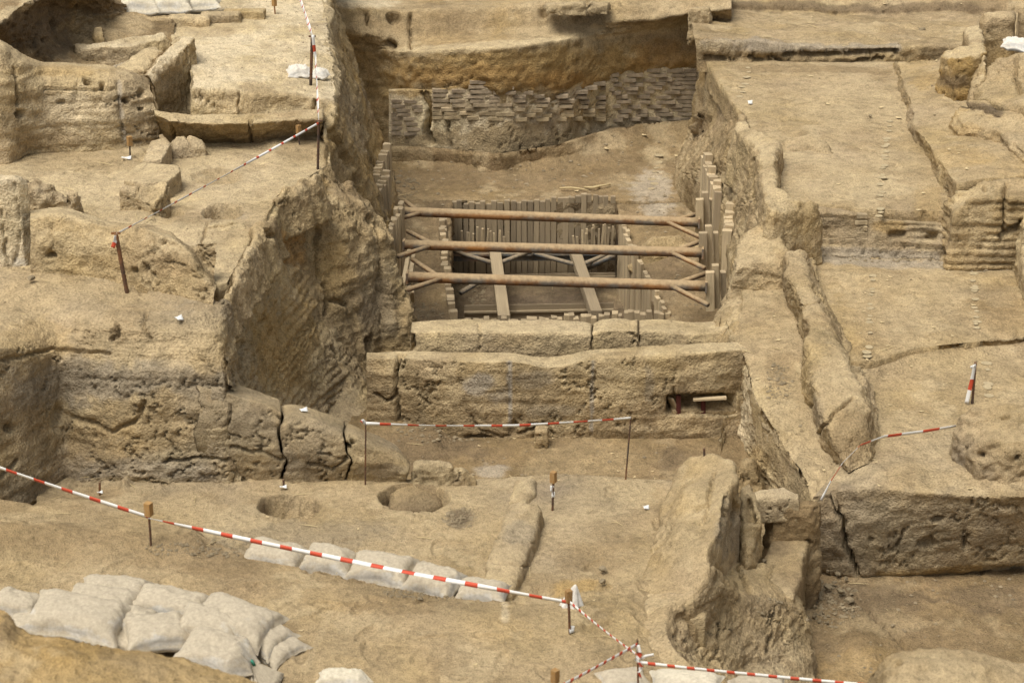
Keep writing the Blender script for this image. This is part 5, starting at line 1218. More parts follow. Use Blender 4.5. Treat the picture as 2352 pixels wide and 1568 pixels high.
def put_brick(u0, u1, vb, vt, y, parent, col, proud=0.03):
    a = PY(u0, vb, y); b = PY(u1, vb, y); c = PY(u0, vt, y)
    o = link('brick', BR[rnd.randrange(5)], parent)
    o.location = ((a[0] + b[0]) / 2, y - proud + 0.05, a[2])
    o.scale = (abs(b[0] - a[0]), 0.10 + rnd.uniform(0, .015), abs(c[2] - a[2]))
    o.rotation_euler = (rnd.uniform(-.01, .01), rnd.uniform(-.012, .012), rnd.uniform(-.01, .01))
    k = rnd.uniform(0.85, 1.15)
    o.color = (col[0] * k, col[1] * k, col[2] * k, 1)

UW = (893, 940, 1000, 1060, 1110, 1170, 1225, 1300, 1365, 1420, 1480, 1560, 1640)
ybw = np.interp(UW, (880, 960, 1040, 1150, 1280, 1360, 1430, 1500, 1600), [q[1] for q in wb])
def wr(vs, dy): return [PY(u, v, y + dy) for u, v, y in zip(UW, vs, ybw)]
brick_wall = T(loft('brick_wall', [
    wr((205, 203, 205, 190, 180, 183, 208, 205, 166, 160, 152, 148, 160), .6),
    wr((206, 204, 206, 192, 182, 185, 210, 207, 168, 162, 154, 150, 162), .1),
    wr((240, 240, 240, 235, 235, 240, 245, 245, 230, 225, 220, 215, 210), .1),
    wr((290, 290, 285, 285, 285, 290, 290, 290, 285, 278, 270, 270, 265), .1),
    wr((325, 330, 335, 350, 358, 362, 352, 345, 330, 300, 285, 282, 275), .1),
    wr((335, 345, 352, 362, 372, 375, 365, 352, 340, 318, 305, 300, 290), .1),
    wr((420,) * 13, .1)],
    res=0.03, amp=0.006, rough=0.008, ledge=0.004, clod=0.0, base='cream', var='pale', vamt=0.6, topamt=0.3, seed=90, ragged=0.0,
    cracks=[([(975, 215), (986, 250), (980, 300), (990, 330)], 9, 0.3), ([(1032, 230), (1030, 300), (1036, 340)], 3.5, 0.12), ([(1000, 350), (1100, 362), (1200, 352), (1300, 345)], 4, 0.06)],
    stains=[('e', 1180, 325, 210, 46, 'tan', 0.85), ('e', 1500, 300, 110, 22, 'brown', 0.6), ('e', 950, 212, 70, 14, 'ochre', 0.7), ('p', [(1000, 205), (1110, 184), (1225, 208), (1300, 205), (1370, 165)], 9, 'ochre', 0.8), ('e', 940, 330, 70, 24, 'tan', 0.8), 
            ('p', [(880, 340), (1000, 350), (1150, 368), (1400, 330)], 10, 'brown', 0.5), ('e', 1350, 260, 60, 30, 'ochre', 0.4)]),
  'tall back wall of the deep room with dark brick courses and pale mortar', 'wall')
def course_y(u): return float(np.interp(u, UW, ybw)) + 0.1
GREYB, BROWNB, TANB = (0.275, 0.215, 0.143), (0.22, 0.175, 0.12), (0.33, 0.255, 0.15)
topv = lambda u: float(np.interp(u, UW, (206, 204, 206, 192, 182, 185, 210, 207, 168, 162, 154, 150, 162)))
def courses(u0, u1, v0, n, pitch, h, length, col, tilt=0.0, skip=0.06, fade=None, proud=0.013):
    for k in range(n):
        u = u0 + rnd.uniform(-.5, 0) * length
        while u < u1 - 8:
            L_ = length * rnd.uniform(0.75, 1.25)
            a, b = max(u, u0), min(u + L_, u1)
            um = (a + b) / 2
            vt = v0 + k * pitch + tilt * (um - u0) + 1.6 * math.sin(um * 0.021 + k)
            if b - a > 12 and vt > topv(um) + 2 and rnd.random() > skip:
                c = col
                if fade is not None:
                    w = min(1, max(0, (vt - fade[0]) / (fade[1] - fade[0])))
                    c = tuple(x * (1 - w) + y * w for x, y in zip(col, TANB))
                put_brick(a + .9, b - .9, vt + h, vt, course_y(um), brick_wall, c, proud)
            u += L_
courses(898, 972, 228, 8, 10.4, 6.9, 38, GREYB, tilt=0.03)
courses(992, 1392, 186, 9, 10.2, 6.9, 46, GREYB, tilt=0.012, skip=0.04, fade=(225, 262))
courses(1396, 1600, 160, 12, 10.2, 7.0, 47, GREYB, tilt=-0.012, skip=0.01)
for k in range(5):                                   # pale courses in the front wall of the long room
    u = 1828 + rnd.uniform(-20, 0)
    while u < 1985:
        L_ = rnd.uniform(36, 62)
        vt = 491 + k * 14.0
        dyv = float(np.interp(vt + 4, (486, 524, 552, 590), (.14, .1, .04, -.04)))
        put_brick(max(u, 1824) + 1.5, min(u + L_, 1992) - 1.5, vt + 8.5, vt, float(np.interp(u, (1740, 2170), (lw[0][1], lw[-1][1]))) + dyv, long_wall, (0.34, 0.265, 0.16), 0.035)
        u += L_
# ================================================================== timber shoring
PLK = [box_mesh('plank', 'wood', 0.05, 100 + k) for k in range(6)]
PLKD = [box_mesh('plank', 'wood_dark', 0.05, 200 + k) for k in range(6)]
def plank(p_top, p_bot, w, t, parent, rz=0.0, dark=False):
    o = link('plank', (PLKD if dark else PLK)[rnd.randrange(6)], parent)
    pb, pt = Vector(p_bot), Vector(p_top)
    d = pt - pb
    o.rotation_mode = 'QUATERNION'
    o.rotation_quaternion = Vector((0, 0, 1)).rotation_difference(d) @ Matrix.Rotation(rz, 4, 'Z').to_quaternion()
    o.location = pb
    o.scale = (w, t, d.length)
    return o

def shoring(label, line, n, ztop, zbot, w, t, seed, jt=0.05, lean=0.02, dark=False, jitter=0.012):
    """a row of upright planks along a plan line; w along the row, t across"""
    r = random.Random(seed)
    line = [np.array(q, float) for q in line]
    root = empty('timber_shoring', (line[0][0], line[0][1], zbot if isinstance(zbot, float) else zbot[0]))
    T(root, label, 'shoring', 'rows of upright planks that shore the pit')
    L_ = np.concatenate([[0], np.cumsum([np.linalg.norm(b[:2] - a[:2]) for a, b in zip(line[:-1], line[1:])])])
    base = Vector(root.location)
    for k in range(n):
        s = (k + 0.5) / n * L_[-1]
        x = np.interp(s, L_, [q[0] for q in line]); y = np.interp(s, L_, [q[1] for q in line])
        i = min(int(np.searchsorted(L_, s)), len(L_) - 1)
        dv = line[i] - line[i - 1]
        an = math.atan2(dv[1], dv[0])
        f = (k + 0.5) / n
        zt = (ztop if isinstance(ztop, (int, float)) else float(np.interp(f, np.linspace(0, 1, len(ztop)), ztop))) + r.uniform(-jt, jt)
        zb = zbot if isinstance(zbot, (int, float)) else float(np.interp(f, np.linspace(0, 1, len(zbot)), zbot))
        x += r.uniform(-jitter, jitter); y += r.uniform(-jitter, jitter)
        le = Vector((r.uniform(-lean, lean), r.uniform(-lean, lean), 0))
        o = plank(Vector((x, y, zt)) + le - base, Vector((x, y, zb)) - base, w * r.uniform(.86, 1.0), t * r.uniform(.85, 1.1), root, an + r.uniform(-.06, .06), dark)
    return root

shoring('far timber row at the left of the pit, tops stepping up to one tall plank', [PY(864, 397, 26.3), PY(889, 350, 27.0)], 9, (-.3, -.24, -.2, -.06), -1.4, .095, .10, 1, 0.04)
shoring('middle left timber row of square posts below the far row', [PY(866, 442, 25.6), PY(886, 397, 26.2)], 8, (-.34, -.24), -1.45, .095, .11, 2, 0.04)
shoring('near left timber row that carries the pipe ends', [P(895, 519, -.3), P(925, 455, -.38)], 10, (-.32, -.4), -1.6, .135, .06, 3, 0.05)
shoring('two rough posts standing at the near left corner of the pit', [P(926, 680, -.9), P(948, 690, -1.0)], 2, -.95, -1.75, .10, .08, 4, 0.05)
shoring('back plank wall of the inner pit, weathered grey and tightly set', [PY(1036, 470, 27.88), PY(1414, 470, 27.88)], 28, (-1.2, -1.2, -1.19, -1.1, -1.1), -2.3, .078, .05, 5, 0.025, lean=0.012, dark=True, jitter=0.006)
shoring('left short battens nailed before the back plank wall', [PY(1058, 560, 27.7), PY(1172, 560, 27.7)], 14, (-1.58, -1.52, -1.62), -1.86, .03, .03, 6, 0.05, lean=0.03)
shoring('right short battens nailed before the back plank wall', [PY(1318, 560, 27.7), PY(1408, 560, 27.7)], 12, (-1.62, -1.5, -1.45), -1.86, .03, .03, 7, 0.05, lean=0.03)
lrow = [P(1015, 500, -1.2), P(1020, 570, -1.35), P(1030, 660, -1.52), P(1040, 728, -1.64)]
shoring('left inner timber row lining the pit beside the earth bench', lrow, 26, (-1.16, -1.3, -1.5, -1.6), -2.3, .10, .09, 8, 0.04)
rrow = [P(1424, 505, -1.2), P(1446, 560, -1.3), P(1490, 650, -1.48), P(1530, 722, -1.62)]
shoring('right inner timber row lining the pit, seen along its face', rrow, 26, (-1.12, -1.25, -1.42, -1.56), -2.3, .105, .06, 9, 0.04)
shoring('front timber row of the inner pit, square plank ends showing', [P(1070, 730, -1.66), P(1250, 727, -1.66), P(1380, 722, -1.64), P(1540, 718, -1.6)], 34, (-1.69, -1.68, -1.63, -1.6), -2.3, .075, .10, 10, 0.035)
shoring('far timber row at the right of the pit, stepping down', [PY(1650, 445, 25.2), PY(1636, 402, 25.9), PY(1617, 352, 26.6)], 12, (-.2, -.14, -.1), (-1.5, -1.4, -1.3), .13, .10, 11, 0.05)
shoring('near timber row at the right of the pit behind the pipe plates', [PY(1672, 532, 23.8), PY(1679, 474, 24.6)], 7, (-.22, -.16), -1.5, .12, .12, 12, 0.05)
# waling boards
def waling(label, boards):
    root = empty('waling', tuple(boards[0][0]))
    T(root, label, 'waling', 'boards that spread the load of the pipes')
    b = Vector(boards[0][0])
    for p0, p1, w, h in boards:
        beam('board', Vector(p0) - b, Vector(p1) - b, w, h, 'wood', root)
    return root
waling('paired slanting boards under the nearest pipe at the left', [(P(940, 586, -.72), P(926, 664, -.72), .05, .16), (P(949, 590, -.74), P(938, 668, -.74), .06, .10), (P(930, 668, -.72), P(931, 694, -1.0), .08, .08), (P(944, 666, -.74), P(946, 690, -.95), .07, .07)])
for lab, u, v, y in (('upright plate of two boards at the right end of the far pipe', 1612, 545, 25.3), ('upright plate of two boards at the right end of the middle pipe', 1620, 622, 24.2), ('upright plate of two boards at the right end of the near pipe', 1636, 712, 23.0)):
    a = PY(u - 5, v, y); b = PY(u - 5, v - 88, y); a2 = PY(u + 9, v - 6, y + .1); b2 = PY(u + 7, v - 104, y + .1)
    waling(lab, [(a, b, .075, .10), (a2, b2, .085, .08), (a2 + np.array([.1, .1, .05]), b2 + np.array([.1, .1, -.12]), .10, .06)])

# ================================================================== steel pipe struts
def strut(label, pl, pr, rad, le, re):
    pl, pr = Vector(pl), Vector(pr)
    root = empty('pipe_strut', tuple(pl)); T(root, label, 'pipe strut', 'steel pipes propping the pit apart')
    d = pr - pl; L_ = d.length; x = d.normalized(); side = Vector((-x.y, x.x, 0)).normalized()
    n = 24
    tube('pipe', [x * (L_ * k / n) for k in range(n + 1)], rad, 'pipe', root, 20)
    for s0, sg in ((0.0, 1), (L_, -1)):
        pos = x * s0
        tube('end_plate', [pos - x * 0.012 * sg, pos + x * 0.012 * sg], rad * 1.5, 'pipe', root, 4, False)
    for end, (near, far) in (('l', le), ('r', re)):
        for ln, sgn in ((near, -1), (far, 1)):
            if end == 'l': a = x * ln[0] + side * sgn * rad * .6; b = side * sgn * ln[1] + x * -0.02
            else: a = x * (L_ - ln[0]) + side * sgn * rad * .6; b = x * (L_ + .02) + side * sgn * ln[1]
            tube('brace', [a, b], rad * .48, 'pipe', root, 12)
    return root
strut('far rusty pipe across the timbered pit', P(924, 486, -.6), P(1606, 511, -.6), .06, ((.24, .3), (.2, .4)), ((.40, .55), (.32, .4)))
strut('middle rusty pipe across the timbered pit', P(928, 562, -.6), P(1614, 580, -.6), .06, ((.32, .42), (.36, .5)), ((.38, .55), (.34, .45)))
strut('near rusty pipe across the timbered pit', P(936, 636, -.6), P(1622, 657, -.6), .062, ((.4, .5), (.36, .6)), ((.4, .6), (.36, .45)))

# inner frame of the pit
def inner_beam(label, a, b, br):
    root = empty('pit_beam', tuple(b)); T(root, label, 'beam', 'dusty beams inside the pit')
    a, b = Vector(a) - Vector(b), Vector((0, 0, 0))
    beam('bar', b, a, .15, .12, 'wood_dark', root)
    d = (a - b).normalized(); s = Vector((-d.y, d.x, 0))
    for sg in (-1, 1):
        tube('brace', [a - d * .5 + s * sg * .06, a + s * sg * .55], .03, 'steel', root, 10)
    return root
inner_beam('left dusty beam running forward inside the pit', P(1136, 576, -1.8), P(1158, 734, -1.74), 0)
inner_beam('right dusty beam running forward inside the pit', P(1320, 580, -1.8), P(1370, 724, -1.74), 0)
def bar_thing(label, a, b, w, h, mat='steel'):
    root = empty('pit_waler', tuple(a)); T(root, label, 'waler')
    a, b = Vector(a), Vector(b)
    beam('web', Vector((0, 0, 0)), b - a, h * .85, w * .35, mat, root, roll=0)
    for dz in (-h / 2, h / 2):
        beam('flange', Vector((0, 0, dz)), b - a + Vector((0, 0, dz)), w, h * .12, mat, root, roll=math.pi / 2)
    return root
bar_thing('blue-grey steel waler along the back of the inner pit', PY(1042, 583, 27.66), PY(1412, 581, 27.66), .09, .12)
bar_thing('thin lower waler across the back of the inner pit', PY(1042, 642, 27.5), PY(1412, 634, 27.5), .05, .06, 'wood_dark')
bar_thing('low dusty timber waler at the front of the inner pit floor', PY(1066, 716, 25.9), PY(1408, 710, 25.9), .08, .10, 'wood_dark')
tube_o = tube('prop', [PY(1058, 672, 26.2), PY(1110, 642, 26.6)], .035, 'steel', None, 10); T(tube_o, 'short slanting prop in the left corner of the inner pit', 'prop')
tube_o = tube('prop', [PY(1352, 615, 27.2), PY(1412, 585, 26.8)], .035, 'steel', None, 10); T(tube_o, 'short slanting prop in the right corner of the inner pit', 'prop')

# hatch: red posts and boards
for k, (u, v0, v1, lab) in enumerate(((1558, 908, 952, 'left dark red post in the wall hatch'), (1615, 920, 955, 'right dark red post in the wall hatch'))):
    y = float(np.interp(u, U2, [q[1] for q in w2b])) + .08
    a, b = PY(u, v1 + 6, y), PY(u, v0 - 2, y)
    o = beam('hatch_post', a, b, .045, .045, 'post'); T(o, lab, 'post', 'posts in the wall hatch')
y = float(np.interp(1600, U2, [q[1] for q in w2b]))
o = beam('lintel_board', PY(1592, 917, y + .02), PY(1668, 913, y + .02), .05, .025, 'wood'); T(o, 'weathered board laid as a lintel across the right half of the hatch', 'board')
o = beam('leaning_board', PY(1540, 914, y + .03), PY(1556, 948, y + .1), .07, .02, 'wood'); T(o, 'broken board leaning at the left side of the hatch', 'board')

# ================================================================== stakes
def rebar_stake(pb, pt, label, cap=None, head=False, rad=.009, tagp=None, mat='rebar'):
    pb, pt = Vector(pb), Vector(pt)
    root = empty('stake', tuple(pb)); T(root, label, 'stake', 'metal stakes of the tape lines')
    d = pt - pb
    n = max(8, int(d.length / .02)); n = min(n, 60)
    pts = [d * (k / n) for k in range(n + 1)]
    pts[0] = pts[0] - d.normalized() * .12
    tube('rod', pts, [rad * (1.0 + .16 * (k % 2)) for k in range(n + 1)], mat, root, 8)
    if cap:
        o = beam('wooden_cap', d - Vector((0, 0, .012)), d + Vector((0, 0, cap)), cap * .55, cap * .55, 'cap', root, roll=rnd.uniform(0.2, 1.2))
    if head:
        beam('head', d + Vector((-.04, 0, 0)), d + Vector((.04, 0, .004)), .02, .02, mat, root)
    return root, pb + d

def stake_px(ut, vt, ub, vb, zb, label, **kw):
    b = P(ub, vb, zb)
    t = PY(ut, vt, b[1])
    return rebar_stake(b, t, label, **kw)

sA, tA = stake_px(342, 1180, 347, 1256, .05, 'stake with a weathered wooden cap in the left of the long foreground tape', cap=.10)
sB, tB = stake_px(1306, 1378, 1309, 1456, .0, 'stake with an orange wooden cap before the white cloth', cap=.085)
sC, tC = stake_px(1464, 1466, 1466, 1592, .0, 'bare iron stake wrapped in knotted tape at the bottom edge', rad=.0065)
sD, tD = stake_px(1275, 1562, 1276, 1640, .0, 'stake whose wooden cap just shows at the bottom edge', cap=.085)
sE, tE = stake_px(840, 966, 839, 1112, -.12, 'thin stake by the broken wall carrying the sagging tape', rad=.0065)
sF, tF = stake_px(1449, 956, 1437, 1100, -.12, 'thin leaning stake at the trench edge carrying the sagging tape', rad=.0065)
sG, tG = stake_px(1271, 1104, 1269, 1170, -.12, 'stake with an orange cap and paper tags in the front room', cap=.085)
sH, tH = stake_px(266, 536, 291, 668, 1.28, 'thick leaning rusty stake with a flat head before the left rooms', rad=.018, head=True)
sI, tI = stake_px(732, 278, 730, 386, 1.2, 'tall rusty stake at the corner of the left rooms', rad=.013, head=True)
sJ, tJ = stake_px(717, 84, 714, 184, 1.66, 'rusty stake standing among white sacks on the top terrace', rad=.016, head=True)
sK, tK = stake_px(298, 332, 299, 364, 1.2, 'small capped stake on the floor of the back left room', cap=.09, rad=.008)
sL, tL = stake_px(686, 305, 688, 336, 1.25, 'small capped stake in front of the low curved wall', cap=.085, rad=.008)
sM, tM = stake_px(2241, 830, 2233, 926, -.16, 'stake with tape hanging down it on the right slope', rad=.012)
sN, tN = stake_px(630, 12, 631, 22, 1.75, 'tiny capped stake by the top left sandbags', cap=.09, rad=.008)
sO, tO = stake_px(229, 1106, 229, 1130, -.14, 'short iron pin in the corner of the front room')
sP, tP = stake_px(651, 1100, 652, 1117, -.12, 'short iron pin at the foot of the broken wall')
sQ, tQ = stake_px(1617, 1028, 1618, 1048, .32, 'short iron pin on top of the ridge wall')

# ================================================================== barrier tape
def tape(label, pts, sag=0.0, width=.055, stripe=.13, twist=0.6, curl=0.0, phase=0.0, white=1.15):
    width *= .72
    """ribbon through the given points with red and white bands"""
    pts = [Vector(p) for p in pts]
    out = []
    for a, b in zip(pts[:-1], pts[1:]):
        m = max(4, int((b - a).length / (stripe / 5)))
        for k in range(m):
            f = k / m
            out.append(a.lerp(b, f) - Vector((0, 0, sag * 4 * f * (1 - f) * (b - a).length)))
    out.append(pts[-1])
    v = []; f = []; mi = []
    s = 0.0
    for i, p in enumerate(out):
        t = (out[min(i + 1, len(out) - 1)] - out[max(i - 1, 0)]).normalized()
        if i: s += (p - out[i - 1]).length
        sd_ = t.cross(Vector((0, 0, 1)))
        if sd_.length < 1e-3: sd_ = Vector((1, 0, 0))
        sd_.normalize()
        up = sd_.cross(t)
        an = 0.95 * twist * math.sin(s * 1.3 + phase) + 0.45 * twist * math.sin(s * 3.7 + 1.3 * phase)
        w = (up * math.cos(an) + sd_ * math.sin(an)) * width / 2
        mid = (up * -math.sin(an) + sd_ * math.cos(an)) * width * .12
        v += [tuple(p - w), tuple(p + mid), tuple(p + w)]
        if i:
            k = 3 * i
            for j in (0, 1):
                f.append((k - 3 + j, k - 2 + j, k + 1 + j, k + j)); mi.append(int(((s - 1e-4) / stripe) % 2 > white))
    o = pyd('barrier_tape', v, f, ['white', 'red'])
    o.data.polygons.foreach_set('material_index', mi)
    so = o.modifiers.new('thickness', 'SOLIDIFY'); so.thickness = .0012
    return T(o, label, 'tape', 'red and white barrier tape')
V3 = Vector
tape('tape from the left edge to the weathered capped stake', [PY(-80, 1046, 15.75), V3(tA) + V3((0, -.012, -.02))], .004, .06, .125, .5)
tape('longest foreground tape running over the half-buried sandbag row', [V3(tA) + V3((0, -.012, -.03)), V3(tB) + V3((0, -.012, -.01))], .006, .05, .13, .9, phase=2.0)
tape('tape from the orange capped stake down to the knotted stake', [V3(tB) + V3((.01, -.012, -.01)), V3(PY(1462, 1502, tC.y - .012))], .01, .042, .045, .4)
tape('tape leaving the bottom edge towards the knotted stake', [PY(1240, 1600, 12.3), PY(1463, 1479, tC.y - .014)], .004, .05, .045, .3)
tape('tape running right along the bottom edge', [V3(PY(1466, 1520, tC.y - .012)), PY(1740, 1549, 12.7), PY(2120, 1582, 12.4)], .004, .04, .075, .25)
tape('knot of tape wound round the bottom stake', [PY(1464, 1480, tC.y - .02), PY(1470, 1500, tC.y - .03), PY(1462, 1515, tC.y - .02), PY(1474, 1530, tC.y - .03), PY(1466, 1540, tC.y - .02), PY(1472, 1556, tC.y - .02)], 0, .05, .05, 1.4)
tape('loose white tape end sticking out from the knot', [PY(1472, 1513, tC.y - .02), PY(1482, 1506, tC.y - .03), PY(1502, 1502, tC.y - .05)], 0, .03, .2, .5)
tape('sagging tape before the long trench wall', [V3(tE) + V3((0, -.01, -.02)), V3(PY(1000, 977, (tE.y * 3 + tF.y) / 4)), V3(PY(1180, 977, (tE.y + tF.y) / 2)), V3(PY(1330, 968, (tE.y + tF.y * 3) / 4)), V3(tF) + V3((0, -.01, -.01))], .003, .045, .12, .8)
tape('tape end tied at the thin stake by the broken wall', [V3(tE) + V3((0, -.012, -.02)), V3(tE) + V3((-.02, -.03, .015)), V3(tE) + V3((-.035, -.03, .0))], 0, .04, .05, .4)
tape('tape rising across the left rooms to the tall stake', [V3(tH) + V3((.01, -.01, .0)), V3(tI) + V3((0, -.01, -.02))], .002, .032, .14, .7, white=1.6)
tape('tape end fluttering below the head of the thick leaning stake', [V3(tH) + V3((0, -.03, -.01)), V3(tH) + V3((-.005, -.04, -.06)), V3(tH) + V3((-.03, -.04, -.12))], 0, .05, .06, .5)
tape('steep tape between the tall stake and the top terrace stake', [V3(tI) + V3((0, -.01, .01)), V3(tJ) + V3((.03, -.02, -.25)), V3(tJ) + V3((.01, -.02, .02))], 0, .05, .17, .6, white=1.6)
tape('tape rising from the top terrace stake out of the frame', [V3(tJ) + V3((0, -.01, .02)), PY(690, 0, tJ.y + 2.0), PY(683, -30, tJ.y + 2.6)], 0, .06, .17, .6, white=1.6)
tape('loose tape curving down the right slope', [P(1886, 1148, -.25), P(1908, 1104, -.1), P(1935, 1062, .0), P(1975, 1022, .1), P(2030, 1002, .1), P(2110, 992, .04), P(2195, 978, .05)], .0, .05, .2, .7)
tape('tape hanging down the stake on the right slope', [V3(tM) + V3((-.01, -.02, -.03)), V3(tM) + V3((-.03, -.03, -.2)), V3(tM) + V3((-.06, -.03, -.42))], 0, .05, .13, .5)
tape('short tape end at the top of the right slope stake', [V3(tM) + V3((0, -.02, -.03)), V3(tM) + V3((-.05, -.03, -.05))], 0, .04, .2, .3)

# paper tags
def tag(label, p, w, h, rx, rz):
    nx, ny = 5, 4
    v = []; f = []
    for j in range(ny):
        for i in range(nx):
            a, b = i / (nx - 1) - .5, j / (ny - 1)
            v.append((a * w, .012 * math.sin(3 * a + 2 * b), b * h))
    for j in range(ny - 1):
        for i in range(nx - 1):
            k = j * nx + i
            f.append((k, k + 1, k + nx + 1, k + nx))
    o = pyd('paper_tag', v, f, 'paper')
    o.location = p; o.rotation_euler = (rx, 0, rz)
    so = o.modifiers.new('thickness', 'SOLIDIFY'); so.thickness = .0015
    return T(o, label, 'tag', 'white paper tags')
tag('white tag at the foot of the orange capped stake', P(1314, 1452, .02), .04, .05, -.2, .2)
tag('white tag lying on the front room floor', P(1486, 1168, -.09), .05, .035, -.9, .3)
tag('white tag at the pin below the broken wall', P(651, 1119, -.1), .06, .03, -1.2, .2)
tag('upper white tag hanging on the capped stake of the front room', PY(1268, 1128, tG.y - .015), .03, .05, 0, .1)
tag('long lower white tag hanging on the capped stake of the front room', PY(1271, 1142, tG.y - .015), .025, .05, 0, -.2)
tag('white tag at the pin in the corner of the front room', P(230, 1131, -.1), .05, .025, -1.2, .4)
tag('small white tag on the long room floor', P(1724, 239, .57), .06, .05, -.6, .2)
tag('white tag lying beside the small capped stake', P(290, 364, 1.23), .10, .05, -1.3, .1)
tag('white folded scrap on the crest of the broken wall', PY(700, 944, 17.1), .07, .04, -1.0, .5)
tag('pale scrap in the hollow below the rough wall', P(416, 734, 1.25), .07, .05, -1.0, .8)

# driftwood on the floor of the deep room
for lab, pts, r_ in (('forked dry branch lying on the deep room floor', [(1286, 432), (1310, 431), (1330, 433), (1352, 437)], .012), ('short bark strip beside the dry branch', [(1342, 430), (1362, 431), (1378, 429)], .014), ('curled bark piece near the back wall of the deep room', [(1365, 428), (1385, 426), (1402, 424)], .01)):
    o = tube('dry_branch', [P(u, v, -1.17 + .02 * (k % 2)) for k, (u, v) in enumerate(pts)], [r_, r_ * 1.2, r_, r_ * .4][:len(pts)], 'straw', None, 8)
    T(o, lab, 'branch')

# ================================================================== sandbags
def pillow(n=44, m=32, seed=0, neck=0.0, wrinkle=1.0, flat=0.0):
    """unit sandbag mesh: length along x (-1..1), width y, height z; stuffed cloth with pinched corners"""
    s = np.linspace(-1, 1, n); t = np.linspace(-1, 1, m)
    S_, T_ = np.meshgrid(s, t, indexing='ij')
    prof = np.clip((1 - np.abs(S_) ** 3.2) * (1 - np.abs(T_) ** 3.0), 0, 1) ** 0.5
    X = S_ * (1 - 0.16 * (1 - T_ ** 2) * np.abs(S_) ** 3)
    Y = T_ * (1 - 0.22 * (1 - S_ ** 2) * np.abs(T_) ** 3 + 0.06 * S_ ** 4)
    if neck:
        k = sst(0.45, 1.0, S_.ravel()).reshape(S_.shape)
        Y = Y * (1 - neck * k)
        prof = prof * (1 - 0.4 * k)
    top = np.stack([X, Y, prof], -1).reshape(-1, 3)
    bot = np.stack([X, Y, -prof * (0.55 - flat)], -1).reshape(-1, 3)
    off = np.array([seed * 3.7, seed * 1.9, 0])
    for g, sg in ((top, 1), (bot, -1)):
        e = np.maximum(np.abs(g[:, 0]), np.abs(g[:, 1]))
        w = fbm(g * np.array([1, 1, .3]) + off, 1.3, 3, 0.55)
        g[:, 2] += 0.30 * w * np.clip(1 - e, 0, 1) ** .4
        fold = np.sin(np.arctan2(g[:, 1], 1.15 - np.abs(g[:, 0])) * 9 + 3 * fbm(g + off, 1.2, 2)) * sst(0.45, 1.0, e) * 0.10 * wrinkle
        g[:, 2] += fold * (1 - e ** 6)
        rw = np.abs(fbm(g * np.array([1.0, 1.0, .2]) + off + 4, 2.6, 3, 0.55))
        g[:, 2] += wrinkle * (0.055 * sst(0.09, 0.0, rw) - 0.015) * np.clip(1 - e ** 8, 0, 1)
        g[:, 0] += 0.03 * fbm(g + off + 9, 2.0, 2)
        g[:, 1] += 0.05 * fbm(g + off + 19, 2.0, 2)
    v = np.concatenate([top, bot])
    i = np.arange(n * m).reshape(n, m)
    q = np.stack([i[:-1, :-1], i[1:, :-1], i[1:, 1:], i[:-1, 1:]], -1).reshape(-1, 4)
    qb = q[:, ::-1] + n * m
    rim_ = np.concatenate([i[:, 0], i[-1, 1:], i[::-1, -1][1:], i[0, ::-1][1:]])
    a, b = rim_[:-1], rim_[1:]
    side = np.stack([a, a + n * m, b + n * m, b], 1)
    return v, np.concatenate([q, qb, side])

def sandbag(label, c, size, rz=0.0, tilt=(0.0, 0.0), mat='bag', seed=1, neck=0.0, group='sandbags', name='sandbag', wr=1.0):
    v, q = pillow(seed=seed, neck=neck, wrinkle=wr)
    v = v * np.array([size[0] / 2, size[1] / 2, size[2] * .64])
    me = mesh_np('sandbag', v, q, M[mat])
    o = link(name, me)
    o.location = tuple(c); o.rotation_euler = (tilt[0], tilt[1], rz)
    return T(o, label, 'sandbag', group)

def at(u, v, z): return P(u, v, z)
pile = 'sandbags heaped in the foreground'
row_ = 'half-buried sandbags edging the front room'
R = math.radians
